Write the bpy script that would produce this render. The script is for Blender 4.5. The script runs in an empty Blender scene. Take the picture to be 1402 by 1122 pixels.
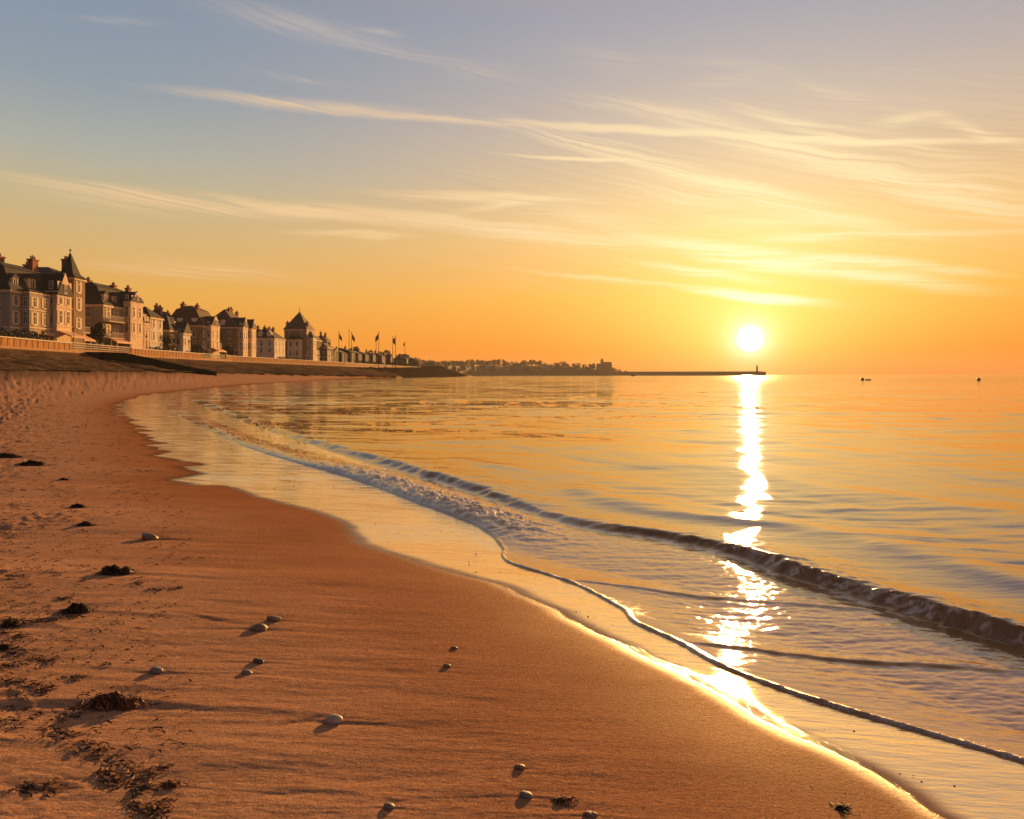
import bpy, math, random
import numpy as np
from mathutils import Vector
rnd = random.Random(7)
R = math.radians
scene = bpy.context.scene
COL = scene.collection

# ------------------------------------------------------------------ camera
F, CX, CY, H = 1012.0, 701.0, 513.4, 1.7        # focal length and horizon in photo pixels, eye height in metres
cam = bpy.data.cameras.new('camera')
cam.sensor_width = 36.0
cam.lens = 36.0 * F / 1402.0
cam.shift_y = -(561.0 - CY) / 1402.0
cam.clip_start = 0.05
cam.clip_end = 60000
co = bpy.data.objects.new('camera', cam)
COL.objects.link(co)
co.location = (0, 0, H)
co.rotation_euler = (R(90), 0, 0)
scene.camera = co
scene.view_settings.view_transform = 'Standard'
scene.view_settings.look = 'None'
scene.view_settings.gamma = 1.0
EXPO = 0.9
scene.view_settings.exposure = EXPO
scene.cycles.use_denoising = True
scene.cycles.sample_clamp_indirect = 4.0
scene.cycles.sample_clamp_direct = 0.0
scene.cycles.max_bounces = 6
scene.cycles.caustics_reflective = False
scene.cycles.caustics_refractive = False

def Zp(py, d): return H + (CY - py) * d / F      # height seen at image row py at distance d

def lin(c):
    o = []
    for v in c[:3]:
        v = v / 255.0
        o.append(v / 12.92 if v <= 0.04045 else ((v + 0.055) / 1.055) ** 2.4)
    return (o[0], o[1], o[2], 1.0)

# ------------------------------------------------------------------ node helpers
class NT:
    def __init__(s, tree): s.t = tree; s.n = tree.nodes; s.l = tree.links
    def node(s, typ, **kw):
        nd = s.n.new(typ)
        for k, v in kw.items(): setattr(nd, k, v)
        return nd
    def put(s, sock, v):
        if isinstance(v, bpy.types.NodeSocket): s.l.new(v, sock)
        elif v is not None: sock.default_value = v
    def m(s, op, a, b=None, c=None, clamp=False):
        nd = s.node('ShaderNodeMath', operation=op, use_clamp=clamp)
        for i, v in enumerate((a, b, c)): s.put(nd.inputs[i], v)
        return nd.outputs[0]
    def mix(s, f, a, b, mode='MIX'):
        nd = s.node('ShaderNodeMixRGB', blend_type=mode)
        s.put(nd.inputs[0], f); s.put(nd.inputs[1], a); s.put(nd.inputs[2], b)
        return nd.outputs[0]
    def ramp(s, f, stops, interp='LINEAR'):
        nd = s.node('ShaderNodeValToRGB'); r = nd.color_ramp; r.interpolation = interp
        while len(r.elements) < len(stops): r.elements.new(0.5)
        for e, (p, c) in zip(r.elements, stops):
            e.position = p; e.color = c if len(c) == 4 else (*c, 1)
        s.put(nd.inputs[0], f)
        return nd.outputs[0]
    def rng(s, f, a, b, c=0.0, d=1.0, smooth=True):
        nd = s.node('ShaderNodeMapRange', interpolation_type='SMOOTHSTEP' if smooth else 'LINEAR')
        s.put(nd.inputs[0], f)
        for i, v in enumerate((a, b, c, d)): s.put(nd.inputs[1 + i], v)
        return nd.outputs[0]
    def noise(s, vec, scale, detail=4, rough=0.5, dist=0.0, dims='3D'):
        nd = s.node('ShaderNodeTexNoise', noise_dimensions=dims)
        if vec is not None: s.put(nd.inputs['Vector'], vec)
        nd.inputs['Scale'].default_value = scale; nd.inputs['Detail'].default_value = detail
        nd.inputs['Roughness'].default_value = rough; nd.inputs['Distortion'].default_value = dist
        return nd.outputs[0]
    def map(s, vec, loc=(0, 0, 0), rot=(0, 0, 0), sc=(1, 1, 1), typ='POINT'):
        nd = s.node('ShaderNodeMapping', vector_type=typ)
        s.put(nd.inputs[0], vec)
        nd.inputs[1].default_value = loc; nd.inputs[2].default_value = rot; nd.inputs[3].default_value = sc
        return nd.outputs[0]
    def attr(s, name):
        nd = s.node('ShaderNodeAttribute', attribute_name=name)
        return nd.outputs['Fac']
    def pos(s): return s.node('ShaderNodeNewGeometry').outputs['Position']
    def bump(s, h, strength, dist, normal=None):
        nd = s.node('ShaderNodeBump')
        s.put(nd.inputs['Strength'], strength); s.put(nd.inputs['Distance'], dist); s.put(nd.inputs['Height'], h)
        if normal is not None: s.put(nd.inputs['Normal'], normal)
        return nd.outputs[0]

def newmat(name):
    m = bpy.data.materials.new(name); m.use_nodes = True
    t = NT(m.node_tree)
    b = m.node_tree.nodes['Principled BSDF']
    return m, t, b

def simple(name, c, rough=0.7, var=0.25, scale=3.0, bump=0.0, metal=0.0, spec=0.5, stretch=(1, 1, 1)):
    """weathered plain material: base colour broken up by two noises, optional bump"""
    m, t, b = newmat(name)
    v = t.map(t.pos(), sc=stretch)
    n = t.noise(v, scale, 5, 0.6)
    n2 = t.noise(v, scale * 9, 3, 0.6)
    f = t.m('MULTIPLY_ADD', n2, 0.4, t.m('MULTIPLY', n, 0.6))
    lo = tuple(x * (1 - var) for x in c); hi = tuple(min(1, x * (1 + var)) for x in c)
    t.put(b.inputs['Base Color'], t.ramp(f, [(0.3, lo), (0.7, hi)]))
    b.inputs['Roughness'].default_value = rough
    b.inputs['Metallic'].default_value = metal
    b.inputs['Specular IOR Level'].default_value = spec
    if bump: t.put(b.inputs['Normal'], t.bump(f, 0.6, bump))
    return m

# ------------------------------------------------------------------ sky
SUN_AZ = math.degrees(math.atan((1027 - CX) / F))            # to the right of the view axis
SUN_PX_EL = math.degrees(math.atan((CY - 464) / math.hypot(F, 1027 - CX)))
SUN_EL = 7.5
def azel(px, py):
    return (math.degrees(math.atan((px - CX) / F)), math.degrees(math.atan((CY - py) / math.hypot(F, px - CX))))

world = bpy.data.worlds.new("World"); scene.world = world; world.use_nodes = True
w = NT(world.node_tree); w.n.clear()
out = w.node('ShaderNodeOutputWorld'); bg = w.node('ShaderNodeBackground'); w.l.new(bg.outputs[0], out.inputs[0])
dirv = w.node('ShaderNodeTexCoord').outputs['Generated']
sep = w.node('ShaderNodeSeparateXYZ'); w.l.new(dirv, sep.inputs[0])
az = w.m('MULTIPLY', w.m('ARCTAN2', sep.outputs[0], sep.outputs[1]), 180 / math.pi)
el = w.m('MULTIPLY', w.m('ARCSINE', sep.outputs[2]), 180 / math.pi)
sky = w.node('ShaderNodeTexSky', sky_type='NISHITA', sun_disc=False)
sky.sun_elevation = R(SUN_EL); sky.sun_rotation = R(SUN_AZ); sky.altitude = 0; sky.air_density = 1.2; sky.dust_density = 3.0; sky.ozone_density = 1.5
ef = w.m('DIVIDE', el, 60.0)
rl = w.ramp(ef, [(0.0, lin((242, 142, 56))), (0.03, lin((248, 154, 46))), (0.092, lin((241, 177, 80))), (0.17, lin((216, 184, 128))),
                 (0.21, lin((200, 185, 148))), (0.25, lin((180, 180, 168))), (0.32, lin((150, 163, 174))), (0.40, lin((138, 154, 172))), (0.6, lin((146, 134, 128))), (1.0, lin((54, 54, 66)))])
rr = w.ramp(ef, [(0.0, lin((246, 126, 48))), (0.03, lin((252, 134, 30))), (0.10, lin((254, 170, 52))), (0.17, lin((246, 188, 112))),
                 (0.25, lin((216, 182, 148))), (0.30, lin((205, 180, 165))), (0.36, lin((183, 172, 174))), (0.43, lin((164, 162, 178))), (0.6, lin((184, 148, 116))), (1.0, lin((54, 54, 66)))])
base = w.mix(w.rng(az, -32, 14), rl, rr)
# angular distance to the sun
def dirof(a, e): return (math.sin(R(a)) * math.cos(R(e)), math.cos(R(a)) * math.cos(R(e)), math.sin(R(e)))
dp = w.node('ShaderNodeVectorMath', operation='DOT_PRODUCT'); w.l.new(dirv, dp.inputs[0]); dp.inputs[1].default_value = dirof(SUN_AZ, SUN_PX_EL)
th = w.m('MULTIPLY', w.m('ARCCOSINE', w.m('MINIMUM', dp.outputs['Value'], 0.9999999)), 180 / math.pi)
# the half of the sky behind the camera is dimmer and mauve
back = w.rng(th, 55, 130)
base = w.mix(back, base, w.mix(w.rng(el, 0, 40), lin((128, 104, 100)), lin((84, 80, 92))))
ground_f = w.rng(el, -6, -0.4)
base = w.mix(ground_f, lin((120, 86, 60)), base)
nish = w.mix(1.0, sky.outputs[0], (0.075, 0.075, 0.075, 1), 'MULTIPLY')
base = w.mix(0.12, base, nish)
def expo(scale): return w.m('EXPONENT', w.m('DIVIDE', th, -scale))
def addc(basec, f, c):
    cc = w.mix(1.0, c, f, 'MULTIPLY') if False else None
    nd = w.node('ShaderNodeVectorMath', operation='SCALE'); nd.inputs[0].default_value = c[:3]; w.put(nd.inputs['Scale'], f)
    return w.mix(1.0, basec, nd.outputs[0], 'ADD')
col = addc(base, expo(11.0), (0.04, 0.10, 0.012))
col = addc(col, expo(3.2), (0.32, 0.44, 0.16))
col = addc(col, expo(0.62), (2.0, 2.0, 2.4))
# cirrus: warped streaks in azimuth / elevation, broken into fibres
ae = w.node('ShaderNodeCombineXYZ'); w.l.new(az, ae.inputs[0]); w.l.new(el, ae.inputs[1])
wn = w.node('ShaderNodeTexNoise'); w.l.new(w.map(ae.outputs[0], sc=(0.10, 0.28, 1)), wn.inputs['Vector'])
wn.inputs['Scale'].default_value = 1.0; wn.inputs['Detail'].default_value = 4
wv = w.node('ShaderNodeVectorMath', operation='MULTIPLY_ADD')
w.l.new(wn.outputs['Color'], wv.inputs[0]); wv.inputs[1].default_value = (2.0, 1.3, 0); 
sub = w.node('ShaderNodeVectorMath', operation='SUBTRACT'); w.l.new(ae.outputs[0], sub.inputs[0]); sub.inputs[1].default_value = (1.0, 0.65, 0)
w.l.new(sub.outputs[0], wv.inputs[2]); warped = wv.outputs[0]
def fibre(angle, lo, hi, sx=0.055, sy=3.0, seed=0.0):
    v = w.map(w.map(warped, rot=(0, 0, R(-angle))), loc=(seed, seed * 1.7, 0), sc=(sx, sy, 1))
    return w.rng(w.noise(v, 1.0, 7, 0.66, 0.9), lo, hi)
fibs = {'a': fibre(-5, 0.34, 0.62), 'b': fibre(-14, 0.36, 0.64, seed=3.1), 'c': None}
STREAKS = [  # x1,y1,x2,y2 (photo pixels, turned into sky angles), half width px, strength, fibre
 (10, 243, 380, 290, 9, .85, 'a'), (250, 270, 640, 302, 11, .9, 'a'), (540, 292, 900, 335, 12, .65, 'a'), (40, 265, 300, 285, 16, .25, 'a'),
 (240, 126, 560, 152, 8, .55, 'a'), (420, 146, 760, 170, 6, .5, 'a'), (280, 8, 520, 58, 16, .45, 'b'), (420, 48, 660, 88, 9, .55, 'a'), (480, 42, 560, 50, 6, .3, 'a'), (600, 90, 720, 110, 14, .3, 'b'), (350, 96, 470, 120, 5, .28, 'b'),
 (90, 26, 230, 36, 6, .22, 'a'),
 (735, 169, 1000, 184, 3.2, 1.0, None), (960, 181, 1330, 193, 3.0, .95, None), (715, 214, 870, 216, 2.0, .8, None),
 (700, 168, 960, 235, 14, .6, 'b'), (880, 216, 1200, 310, 14, .95, 'b'), (800, 140, 1010, 165, 12, .6, 'b'), (940, 170, 1180, 225, 17, 1.0, 'b'), (1080, 200, 1420, 295, 18, .9, 'b'),
 (1010, 146, 1180, 190, 9, .75, 'b'), (1140, 175, 1330, 215, 9, .5, 'b'), (1200, 170, 1300, 150, 8, .35, 'a'), (1270, 150, 1420, 208, 8, .5, 'b'), (1330, 180, 1420, 202, 7, .5, 'b'),
 (930, 82, 1060, 92, 9, .35, 'a'), (930, 118, 1060, 104, 9, .35, 'a'), (1050, 90, 1230, 152, 9, .28, 'b'), (760, 70, 900, 90, 18, .2, 'a'),
 (530, 263, 800, 277, 7, .8, 'a'), (630, 290, 760, 272, 5, .5, 'a'), (560, 320, 470, 326, 6, .4, 'a'), (700, 288, 900, 310, 14, .3, 'a'), (400, 316, 560, 318, 5, .45, 'a'),
 (860, 320, 1060, 345, 9, .9, 'a'), (1040, 328, 1200, 320, 8, .8, 'a'), (1130, 322, 1420, 320, 5, .55, 'a'), (960, 345, 1130, 360, 12, 1.1, 'a'), (1010, 362, 1160, 356, 8, 1.0, 'a'), (1090, 348, 1340, 376, 7, .9, 'a'), (1060, 362, 1330, 396, 10, .75, 'a'),
 (880, 360, 1040, 380, 7, .7, 'a'), (940, 394, 1130, 416, 7, 1.3, 'a'), (990, 400, 1090, 411, 5, .9, None), (720, 372, 960, 392, 5, .35, 'a'), (110, 358, 330, 378, 9, .3, 'a'), (190, 350, 420, 385, 12, .2, 'a'),
 (960, 305, 1230, 300, 12, .3, 'a'), (1220, 240, 1420, 262, 30, .3, 'b'), (830, 250, 1080, 285, 26, .25, 'b'),
]
dens = None
for (x1, y1, x2, y2, hw, s, fk) in STREAKS:
    a1, e1 = azel(x1, y1); a2, e2 = azel(x2, y2)
    L = math.hypot(a2 - a1, e2 - e1)
    q = w.map(warped, ((a1 + a2) / 2, (e1 + e2) / 2, 0), (0, 0, math.atan2(e2 - e1, a2 - a1)), (L * 0.85, hw * (1.45 if fk else 2.0) / F * 180 / math.pi, 1), 'TEXTURE')
    g = w.node('ShaderNodeTexGradient', gradient_type='QUADRATIC_SPHERE'); w.l.new(q, g.inputs[0])
    k = s * (2.8 if y1 > 125 else 1.5)
    if fk: f = w.m('MULTIPLY', g.outputs[1], w.m('MULTIPLY_ADD', fibs[fk], 0.9 * k, 0.10 * k))
    else: f = w.m('MULTIPLY', g.outputs[1], k * 1.5)
    dens = f if dens is None else w.m('ADD', dens, f)
# faint all-over cirrus veil
veil = w.m('MULTIPLY', w.m('MULTIPLY', fibs['b'], w.rng(el, 4, 12)), w.m('MULTIPLY', w.rng(el, 26, 14), w.m('MULTIPLY', w.rng(az, -20, 8), 0.16)))
dens = w.m('ADD', dens, veil)
dens = w.m('SUBTRACT', 1.0, w.m('EXPONENT', w.m('MULTIPLY', dens, -1.15)))
ccol = w.ramp(w.m('DIVIDE', th, 45.0), [(0.0, (1.4, 1.3, .85, 1)), (0.2, (1.2, 1.0, .55, 1)), (0.4, (1.06, .80, .45, 1)), (0.65, (.98, .66, .34, 1)), (1.0, (.90, .60, .33, 1))])
ccol = w.mix(w.rng(el, 15, 25, 0, 0.8), ccol, (.66, .55, .48, 1))
col = w.mix(w.m('MULTIPLY', dens, 0.92), col, ccol)
disc = w.rng(th, 1.0, 0.62)
col = addc(col, disc, (9, 8, 5))
w.l.new(col, bg.inputs[0]); bg.inputs[1].default_value = 2.0 ** -EXPO

sun = bpy.data.lights.new('sun', 'SUN'); sun.energy = 5.0; sun.angle = R(0.6); sun.color = (1.0, 0.50, 0.15)
so = bpy.data.objects.new('sun', sun); COL.objects.link(so)
so.rotation_euler = Vector(dirof(SUN_AZ, SUN_EL)).to_track_quat('Z', 'Y').to_euler()

# ------------------------------------------------------------------ numpy noise
def _hash(ix, iy, seed):
    h = (ix.astype(np.int64) * 374761393 + iy.astype(np.int64) * 668265263 + seed * 1442695041) & 0xFFFFFFFF
    h = ((h ^ (h >> 13)) * 1274126177) & 0xFFFFFFFF
    return (h ^ (h >> 16)) & 0xFFFFFFFF
def pnoise(x, y, seed=0):
    ix = np.floor(x); iy = np.floor(y); fx = x - ix; fy = y - iy
    u = fx * fx * fx * (fx * (fx * 6 - 15) + 10); v = fy * fy * fy * (fy * (fy * 6 - 15) + 10)
    def g(dx, dy):
        a = _hash(ix + dx, iy + dy, seed) * (2 * math.pi / 4294967296.0)
        return np.cos(a) * (fx - dx) + np.sin(a) * (fy - dy)
    a = g(0, 0) * (1 - u) + g(1, 0) * u; b = g(0, 1) * (1 - u) + g(1, 1) * u
    return (a * (1 - v) + b * v) * 1.5
def fbm(x, y, seed=0, octv=4, gain=0.5, lac=2.03):
    s = 0; a = 1.0; t = 0
    for i in range(octv):
        s = s + a * pnoise(x, y, seed + i * 17); t += a; a *= gain; x = x * lac + 3.7; y = y * lac - 1.3
    return s / t
def sstep(a, b, x):
    t = np.clip((x - a) / (b - a), 0, 1); return t * t * (3 - 2 * t)
def gauss(x, s): return np.exp(-(x / s) ** 2)

# ------------------------------------------------------------------ coast lines (world metres, x as a function of y)
def W(px, py, z=0.0):
    d = (H - z) * F / (py - CY); return ((px - CX) / F * d, d)
def curve(pix, pre=(), post=(), smooth=6, z=0.0):
    """image trace on the z=0 plane + extra world points -> (y, x) arrays, y increasing, lightly smoothed"""
    p = list(pre) + [W(*q, z) for q in pix] + list(post)
    p.sort(key=lambda q: q[1])
    y = np.array([q[1] for q in p]); x = np.array([q[0] for q in p])
    s = np.arcsinh((y - 0.0) / 2.0)                      # denser near the camera
    ss = np.linspace(s[0], s[-1], 1600); xx = np.interp(ss, s, x)
    k = np.hanning(2 * smooth + 1); k /= k.sum()
    xp = np.pad(xx, smooth, mode='reflect', reflect_type='odd')
    return np.sinh(ss) * 2.0, np.convolve(xp, k, 'valid')
BACKPTS = [(90, -260), (26, -40), (9, -10), (4.6, -2.2), (3.3, 0.2)]
FAR = [(-60, 400), (-61, 441), (-56, 520), (-48, 600), (-37, 690), (-33, 715), (-50, 740), (-300, 780), (-900, 830), (-1500, 1000), (-1500, 9000)]
A_PIX = [(1320,1122),(1180,1040),(1060,985),(960,930),(870,885),(780,840),(700,800),(600,775),(500,742),(480,715),(440,700),(370,684),(330,671),(302,661),(312,645),(280,632),(245,610),(222,590),(200,575),(178,562),(182,550),(210,541),(293,532),(328,528.5),(400,523.5),(450,520.5)]
A_Y, A_X = curve(A_PIX, BACKPTS, FAR, 5, 0.03)
F_PIX = [(1402,1040),(1330,1022),(1250,1000),(1170,980),(1100,960),(1050,943),(1000,925),(965,908),(930,885),(895,870),(864,856),(858,846),(855,838),(820,818),(790,803),(745,786),(712,776),(692,768),(686,757),(690,748),(675,730),(650,715),(600,697),(560,682),(510,662),(470,650),(430,640),(390,629),(350,617),(320,606),(290,592),(262,578),(240,566),(228,553),(250,541),(300,533),(335,529),(400,524.2),(450,521)]
SEA = -0.06
F_Y, F_X = curve(F_PIX, [(x + 1.2, y) for x, y in BACKPTS], [(x + 1.0, y) for x, y in FAR], 3, -0.02)
C_PIX = [(1402,866),(1250,822),(1150,794),(1100,778),(1040,757),(1000,745),(950,733),(900,725),(840,716),(780,706),(715,686),(650,662),(590,645),(540,632),(500,620),(450,606),(400,592),(340,570),(300,556),(270,547)]
C_Y, C_X = curve(C_PIX, [(3.9, 4.0), (5.2, 2.5), (8, 0), (20, -12), (60, -90), (90, -260)], [(-25, 60), (-30, 80), (-50, 200), (-50, 600), (-1500, 1000), (-1500, 9000)], 4)
def sdist(Y, X, x, y):
    """signed distance to a coast line, positive on the sea side"""
    xi = np.interp(y, Y, X); e = 0.15 + 0.01 * np.abs(y)
    sl = (np.interp(y + e, Y, X) - np.interp(y - e, Y, X)) / (2 * e)
    return (x - xi) / np.sqrt(1 + sl * sl)
# sea wall line and toe of the bank below it
WALL = [(-260, -66), (-40, -66), (60, -67), (90, -69), (125, -73), (160, -76), (206, -78), (250, -76), (315, -71.5), (429, -68), (520, -64), (600, -57), (690, -46), (720, -44)]
WY = np.array([p[0] for p in WALL], float); WX = np.array([p[1] for p in WALL], float)
def wallx(y): return np.interp(y, WY, WX)
def toex(y): return wallx(y) + np.interp(y, [0, 200, 315, 429, 720], [9.5, 9.5, 8.5, 6.5, 6.0])

SEABED = 0.022
def sand_base(x, y):
    s = -sdist(A_Y, A_X, x, y)                            # positive up the beach
    b = np.maximum(x - toex(y), 0)
    k = np.clip(7.0 / np.maximum(np.hypot(x, y), 1), 0.12, 1)      # the beach face is steepest near the camera
    hi = np.interp(y, [0, 60, 130, 210, 320], [1.9, 2.45, 2.5, 2.1, 1.55])
    up = 0.03 + hi * (np.maximum(s, 0) / (np.maximum(s, 0) + b + 1e-6)) ** 1.18 + 0.075 * k * 1.2 * (1 - np.exp(-np.maximum(s, 0) / 1.2))
    sn = np.minimum(s, 0)
    dn = 0.03 + np.maximum(sn, -1.1) * 0.085 * k + np.minimum(sn + 1.1, 0) * 0.03
    return np.where(s > 0, up, np.maximum(dn, -2.5)), s

def grid(rows, cols):
    """polar sheet round the camera: rows = distances, cols = azimuths (rad)"""
    D, T = np.meshgrid(rows, cols, indexing='ij')
    return D * np.sin(T), D * np.cos(T), D
def sheet(name, X, Y, Z, mat, attrs, wrap=True):
    nr, nc = X.shape
    me = bpy.data.meshes.new(name)
    v = np.stack([X, Y, Z], -1).reshape(-1, 3).astype(np.float32)
    i = np.arange(nr * nc).reshape(nr, nc)
    if wrap: i = np.concatenate([i, i[:, :1]], 1)
    q = np.stack([i[:-1, :-1], i[:-1, 1:], i[1:, 1:], i[1:, :-1]], -1).reshape(-1, 4)[:, ::-1]
    me.vertices.add(len(v)); me.vertices.foreach_set('co', v.ravel())
    me.loops.add(q.size); me.loops.foreach_set('vertex_index', q.ravel().astype(np.int32))
    me.polygons.add(len(q)); me.polygons.foreach_set('loop_start', (np.arange(len(q)) * 4).astype(np.int32))
    me.polygons.foreach_set('loop_total', np.full(len(q), 4, np.int32))
    me.polygons.foreach_set('use_smooth', np.ones(len(q), bool))
    me.update(calc_edges=True)
    for k, a in attrs.items():
        at = me.attributes.new(k, 'FLOAT', 'POINT'); at.data.foreach_set('value', a.ravel().astype(np.float32))
    me.materials.append(mat)
    o = bpy.data.objects.new(name, me); COL.objects.link(o)
    return o
FINE = 1.0
def azimuths():
    fine = np.linspace(R(-39), R(43), int(1050 * FINE))
    rest = np.linspace(R(43), R(321), 150)[1:-1]
    return np.concatenate([fine, rest])
def distances(far):
    near = np.array([0.05, 0.4, 0.8, 1.2, 1.6, 1.9])
    p = np.linspace(790, 12, int(760 * FINE))             # even steps of depression
    mid = H * F / p
    out = np.geomspace(mid[-1] * 1.03, far, 90)
    return np.concatenate([near, mid[mid > 2.0], out])
# ------------------------------------------------------------------ beach sand
PEBBLES = [  # px, py of the stone's base, width px, kind
 (375, 849, 20, 'brown'), (355, 861, 25, 'brown'), (338, 921, 17, 'grey'), (354, 906, 18, 'dark'), (214, 919, 22, 'grey'), (457, 987, 27, 'white'), (622, 888, 11, 'brown'), (612, 913, 12, 'brown'),
 (533, 1105, 18, 'grey'), (712, 1050, 16, 'brown'), (720, 1089, 20, 'grey'), (808, 1116, 20, 'brown'), (205, 737, 27, 'brown')]
CLUMPS = [  # px, py of the base, width px, height px
 (159, 784, 40, 13), (104, 836, 38, 14), (117, 719, 22, 7), (106, 694, 18, 6), (43, 636, 32, 8), (160, 962, 66, 18), (88, 657, 12, 4), (768, 1096, 15, 5), (1150, 1107, 9, 5), (234, 1074, 22, 7), (8, 625, 36, 7),
 (4, 888, 16, 8), (14, 856, 26, 9)]
def ground_at(px, py, z=0.05):
    for _ in range(8):
        x, y = W(px, py, z); z = float(sand_base(np.array([x]), np.array([y]))[0][0])
    return x, y, z
STONE_AT = [(*ground_at(a, b), c, k) for a, b, c, k in PEBBLES]
CLUMP_AT = [(*ground_at(a, b), c, h) for a, b, c, h in CLUMPS]
def sand_height(x, y):
    z, s = sand_base(x, y)
    d = np.hypot(x, y)
    dry = sstep(0.3, 1.6, s)
    # gentle run-off undulation, long across the slope
    lo = fbm(x * 0.55 + 0.12 * y, y * 1.9, 3, 4) * 0.010
    streak = fbm(x * 1.1, y * 6.5, 11, 4, 0.6) * 0.0055
    fine = fbm(x * 9, y * 22, 13, 3, 0.65) * 0.0013 * np.clip(14 / np.maximum(d, 1), 0, 1)
    # hollows left by feet and wind higher up the beach
    up = sstep(2.0, 5.0, s) * sstep(-0.6, -2.2, x) * (0.35 + 0.65 * sstep(-0.2, 0.3, fbm(x * 0.5, y * 0.35, 25, 2)))
    pit = fbm(x * 1.5, y * 2.6, 21, 3, 0.6)
    pits = -sstep(0.10, 0.36, pit) * 0.032 + sstep(0.0, 0.12, pit) * 0.012 + fbm(x * 5, y * 8, 23, 4, 0.65) * 0.009
    far_up = sstep(14, 26, d) * sstep(3, 12, s)
    pit2 = fbm(x * 0.55, y * 0.75, 31, 4, 0.6)
    pits2 = -sstep(0.05, 0.35, pit2) * 0.055 + np.clip(pit2, -0.3, 0) * 0.04 + fbm(x * 1.6, y * 1.1, 37, 3, .65) * 0.045
    h = dry * (lo + streak + fine) + up * pits * (1.45 + 0.8 * sstep(4, 10, d)) + far_up * pits2
    return z, s, h
# long dark furrows drawn by the receding water in the foreground (photo traces on the sand)
FURROWS = [(0, 1072, 110, 1084, .014), (330, 1092, 520, 1086, .008), (560, 1092, 700, 1094, .006), (0, 920, 120, 928, .006), (255, 1028, 420, 1036, .006), (560, 1004, 700, 1012, .005),
           (500, 960, 640, 962, .005), (210, 838, 350, 857, .010), (60, 914, 212, 918, .007), (360, 995, 445, 985, .011), (20, 765, 150, 780, .008)]
def furrows(x, y):
    h = np.zeros_like(x)
    for (a, b, c, d_, amp) in FURROWS:
        x1, y1, _ = ground_at(a, b); x2, y2, _ = ground_at(c, d_)
        L = math.hypot(x2 - x1, y2 - y1); ux, uy = (x2 - x1) / L, (y2 - y1) / L
        t = (x - x1) * ux + (y - y1) * uy; n = -(x - x1) * uy + (y - y1) * ux + 0.02 * np.sin(t * 9 + a)
        env = sstep(-0.1 * L, 0.25 * L, t) * sstep(1.15 * L, 0.75 * L, t)
        h += env * amp * 0.24 * (-gauss(n, 0.022) + 0.55 * gauss(n - 0.05, 0.03))
    for it in STONE_AT + CLUMP_AT:
        px_, py_, _, wpx = it[0], it[1], it[2], it[3]
        r = 0.5 * wpx / F * py_
        dx = x - px_; dy = y - py_
        near = gauss(np.hypot(dx, dy), r * 1.5)
        tail = np.exp(-np.abs(dx) / (r * 7)) * (np.abs(dx) > r * 0.4)
        side = dy + 0.10 * np.abs(dx)                     # wakes fan out seaward and landward
        h += tail * r * 0.055 * (gauss(side - r * 0.35, r * 0.45) - gauss(side + r * 0.25, r * 0.4))
        h += -near * r * 0.10
    return h
gx, gy, gd = grid(distances(700), azimuths())
z, s, h = sand_height(gx, gy)
h = h + furrows(gx, gy)
sandZ = z + h
_rows = list(distances(700)); _cols = list(azimuths())
import bisect
def surf_z(x, y):
    d = math.hypot(x, y); t_ = math.atan2(x, y)
    i = min(max(bisect.bisect(_rows, d) - 1, 0), len(_rows) - 2); j = min(max(bisect.bisect(_cols, t_) - 1, 0), len(_cols) - 2)
    u = (d - _rows[i]) / (_rows[i+1] - _rows[i]); v = (t_ - _cols[j]) / (_cols[j+1] - _cols[j])
    return float((sandZ[i, j] * (1 - v) + sandZ[i, j+1] * v) * (1 - u) + (sandZ[i+1, j] * (1 - v) + sandZ[i+1, j+1] * v) * u)
edge_n = fbm(gx * 0.9, gy * 2.2, 41, 4) * 0.30 + fbm(gx * 3, gy * 7, 47, 3) * 0.08
ang = np.clip(gd / 12.0, 0.5, 1.5)
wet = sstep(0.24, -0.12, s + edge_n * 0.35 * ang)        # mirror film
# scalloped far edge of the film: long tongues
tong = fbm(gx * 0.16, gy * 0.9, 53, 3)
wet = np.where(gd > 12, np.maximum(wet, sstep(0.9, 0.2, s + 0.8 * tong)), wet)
damp = sstep(2.6, 0.0, s + edge_n)                        # dark, still moist sand
mottle = fbm(gx * 0.8, gy * 1.6, 61, 5, 0.6)
upper = sstep(9, 22, s + 4 * mottle) * sstep(12, 26, gd)

ms, t, b = newmat('sand')
p = t.pos()
wa, da, ua = t.attr('wet'), t.attr('damp'), t.attr('upper')
n1 = t.noise(t.map(p, sc=(0.8, 1.6, 1)), 1.6, 6, 0.62)
n2 = t.noise(p, 420, 2, 0.7)
n3 = t.noise(t.map(p, sc=(1, 2.2, 1)), 30, 5, 0.7)
dryc = t.ramp(n1, [(0.25, (0.44, 0.245, 0.152, 1)), (0.5, (0.54, 0.305, 0.192, 1)), (0.75, (0.62, 0.36, 0.23, 1))])
dryc = t.mix(t.rng(n3, 0.35, 0.72, 0.0, 0.55), dryc, (0.20, 0.10, 0.06, 1))
n4 = t.noise(p, 120, 2, 0.8)
dryc = t.mix(t.rng(n4, 0.52, 0.68, 0.0, 0.5), dryc, (0.80, 0.52, 0.36, 1))
dryc = t.mix(t.rng(n4, 0.46, 0.32, 0.0, 0.6), dryc, (0.20, 0.105, 0.062, 1))
dryc = t.mix(t.rng(n2, 0.55, 0.80, 0.0, 0.55), dryc, (0.62, 0.40, 0.26, 1))
dryc = t.mix(t.rng(n2, 0.44, 0.25, 0.0, 0.55), dryc, (0.13, 0.07, 0.045, 1))
dryc = t.mix(t.m('MULTIPLY', ua, 0.9), dryc, t.ramp(n3, [(.35, (.03,.024,.021,1)), (.6, (.12,.092,.074,1)), (.8, (.20,.155,.125,1))]))
dampc = t.mix(1.0, dryc, (0.76, 0.56, 0.40, 1), 'MULTIPLY')
c = t.mix(da, dryc, dampc)
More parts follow.
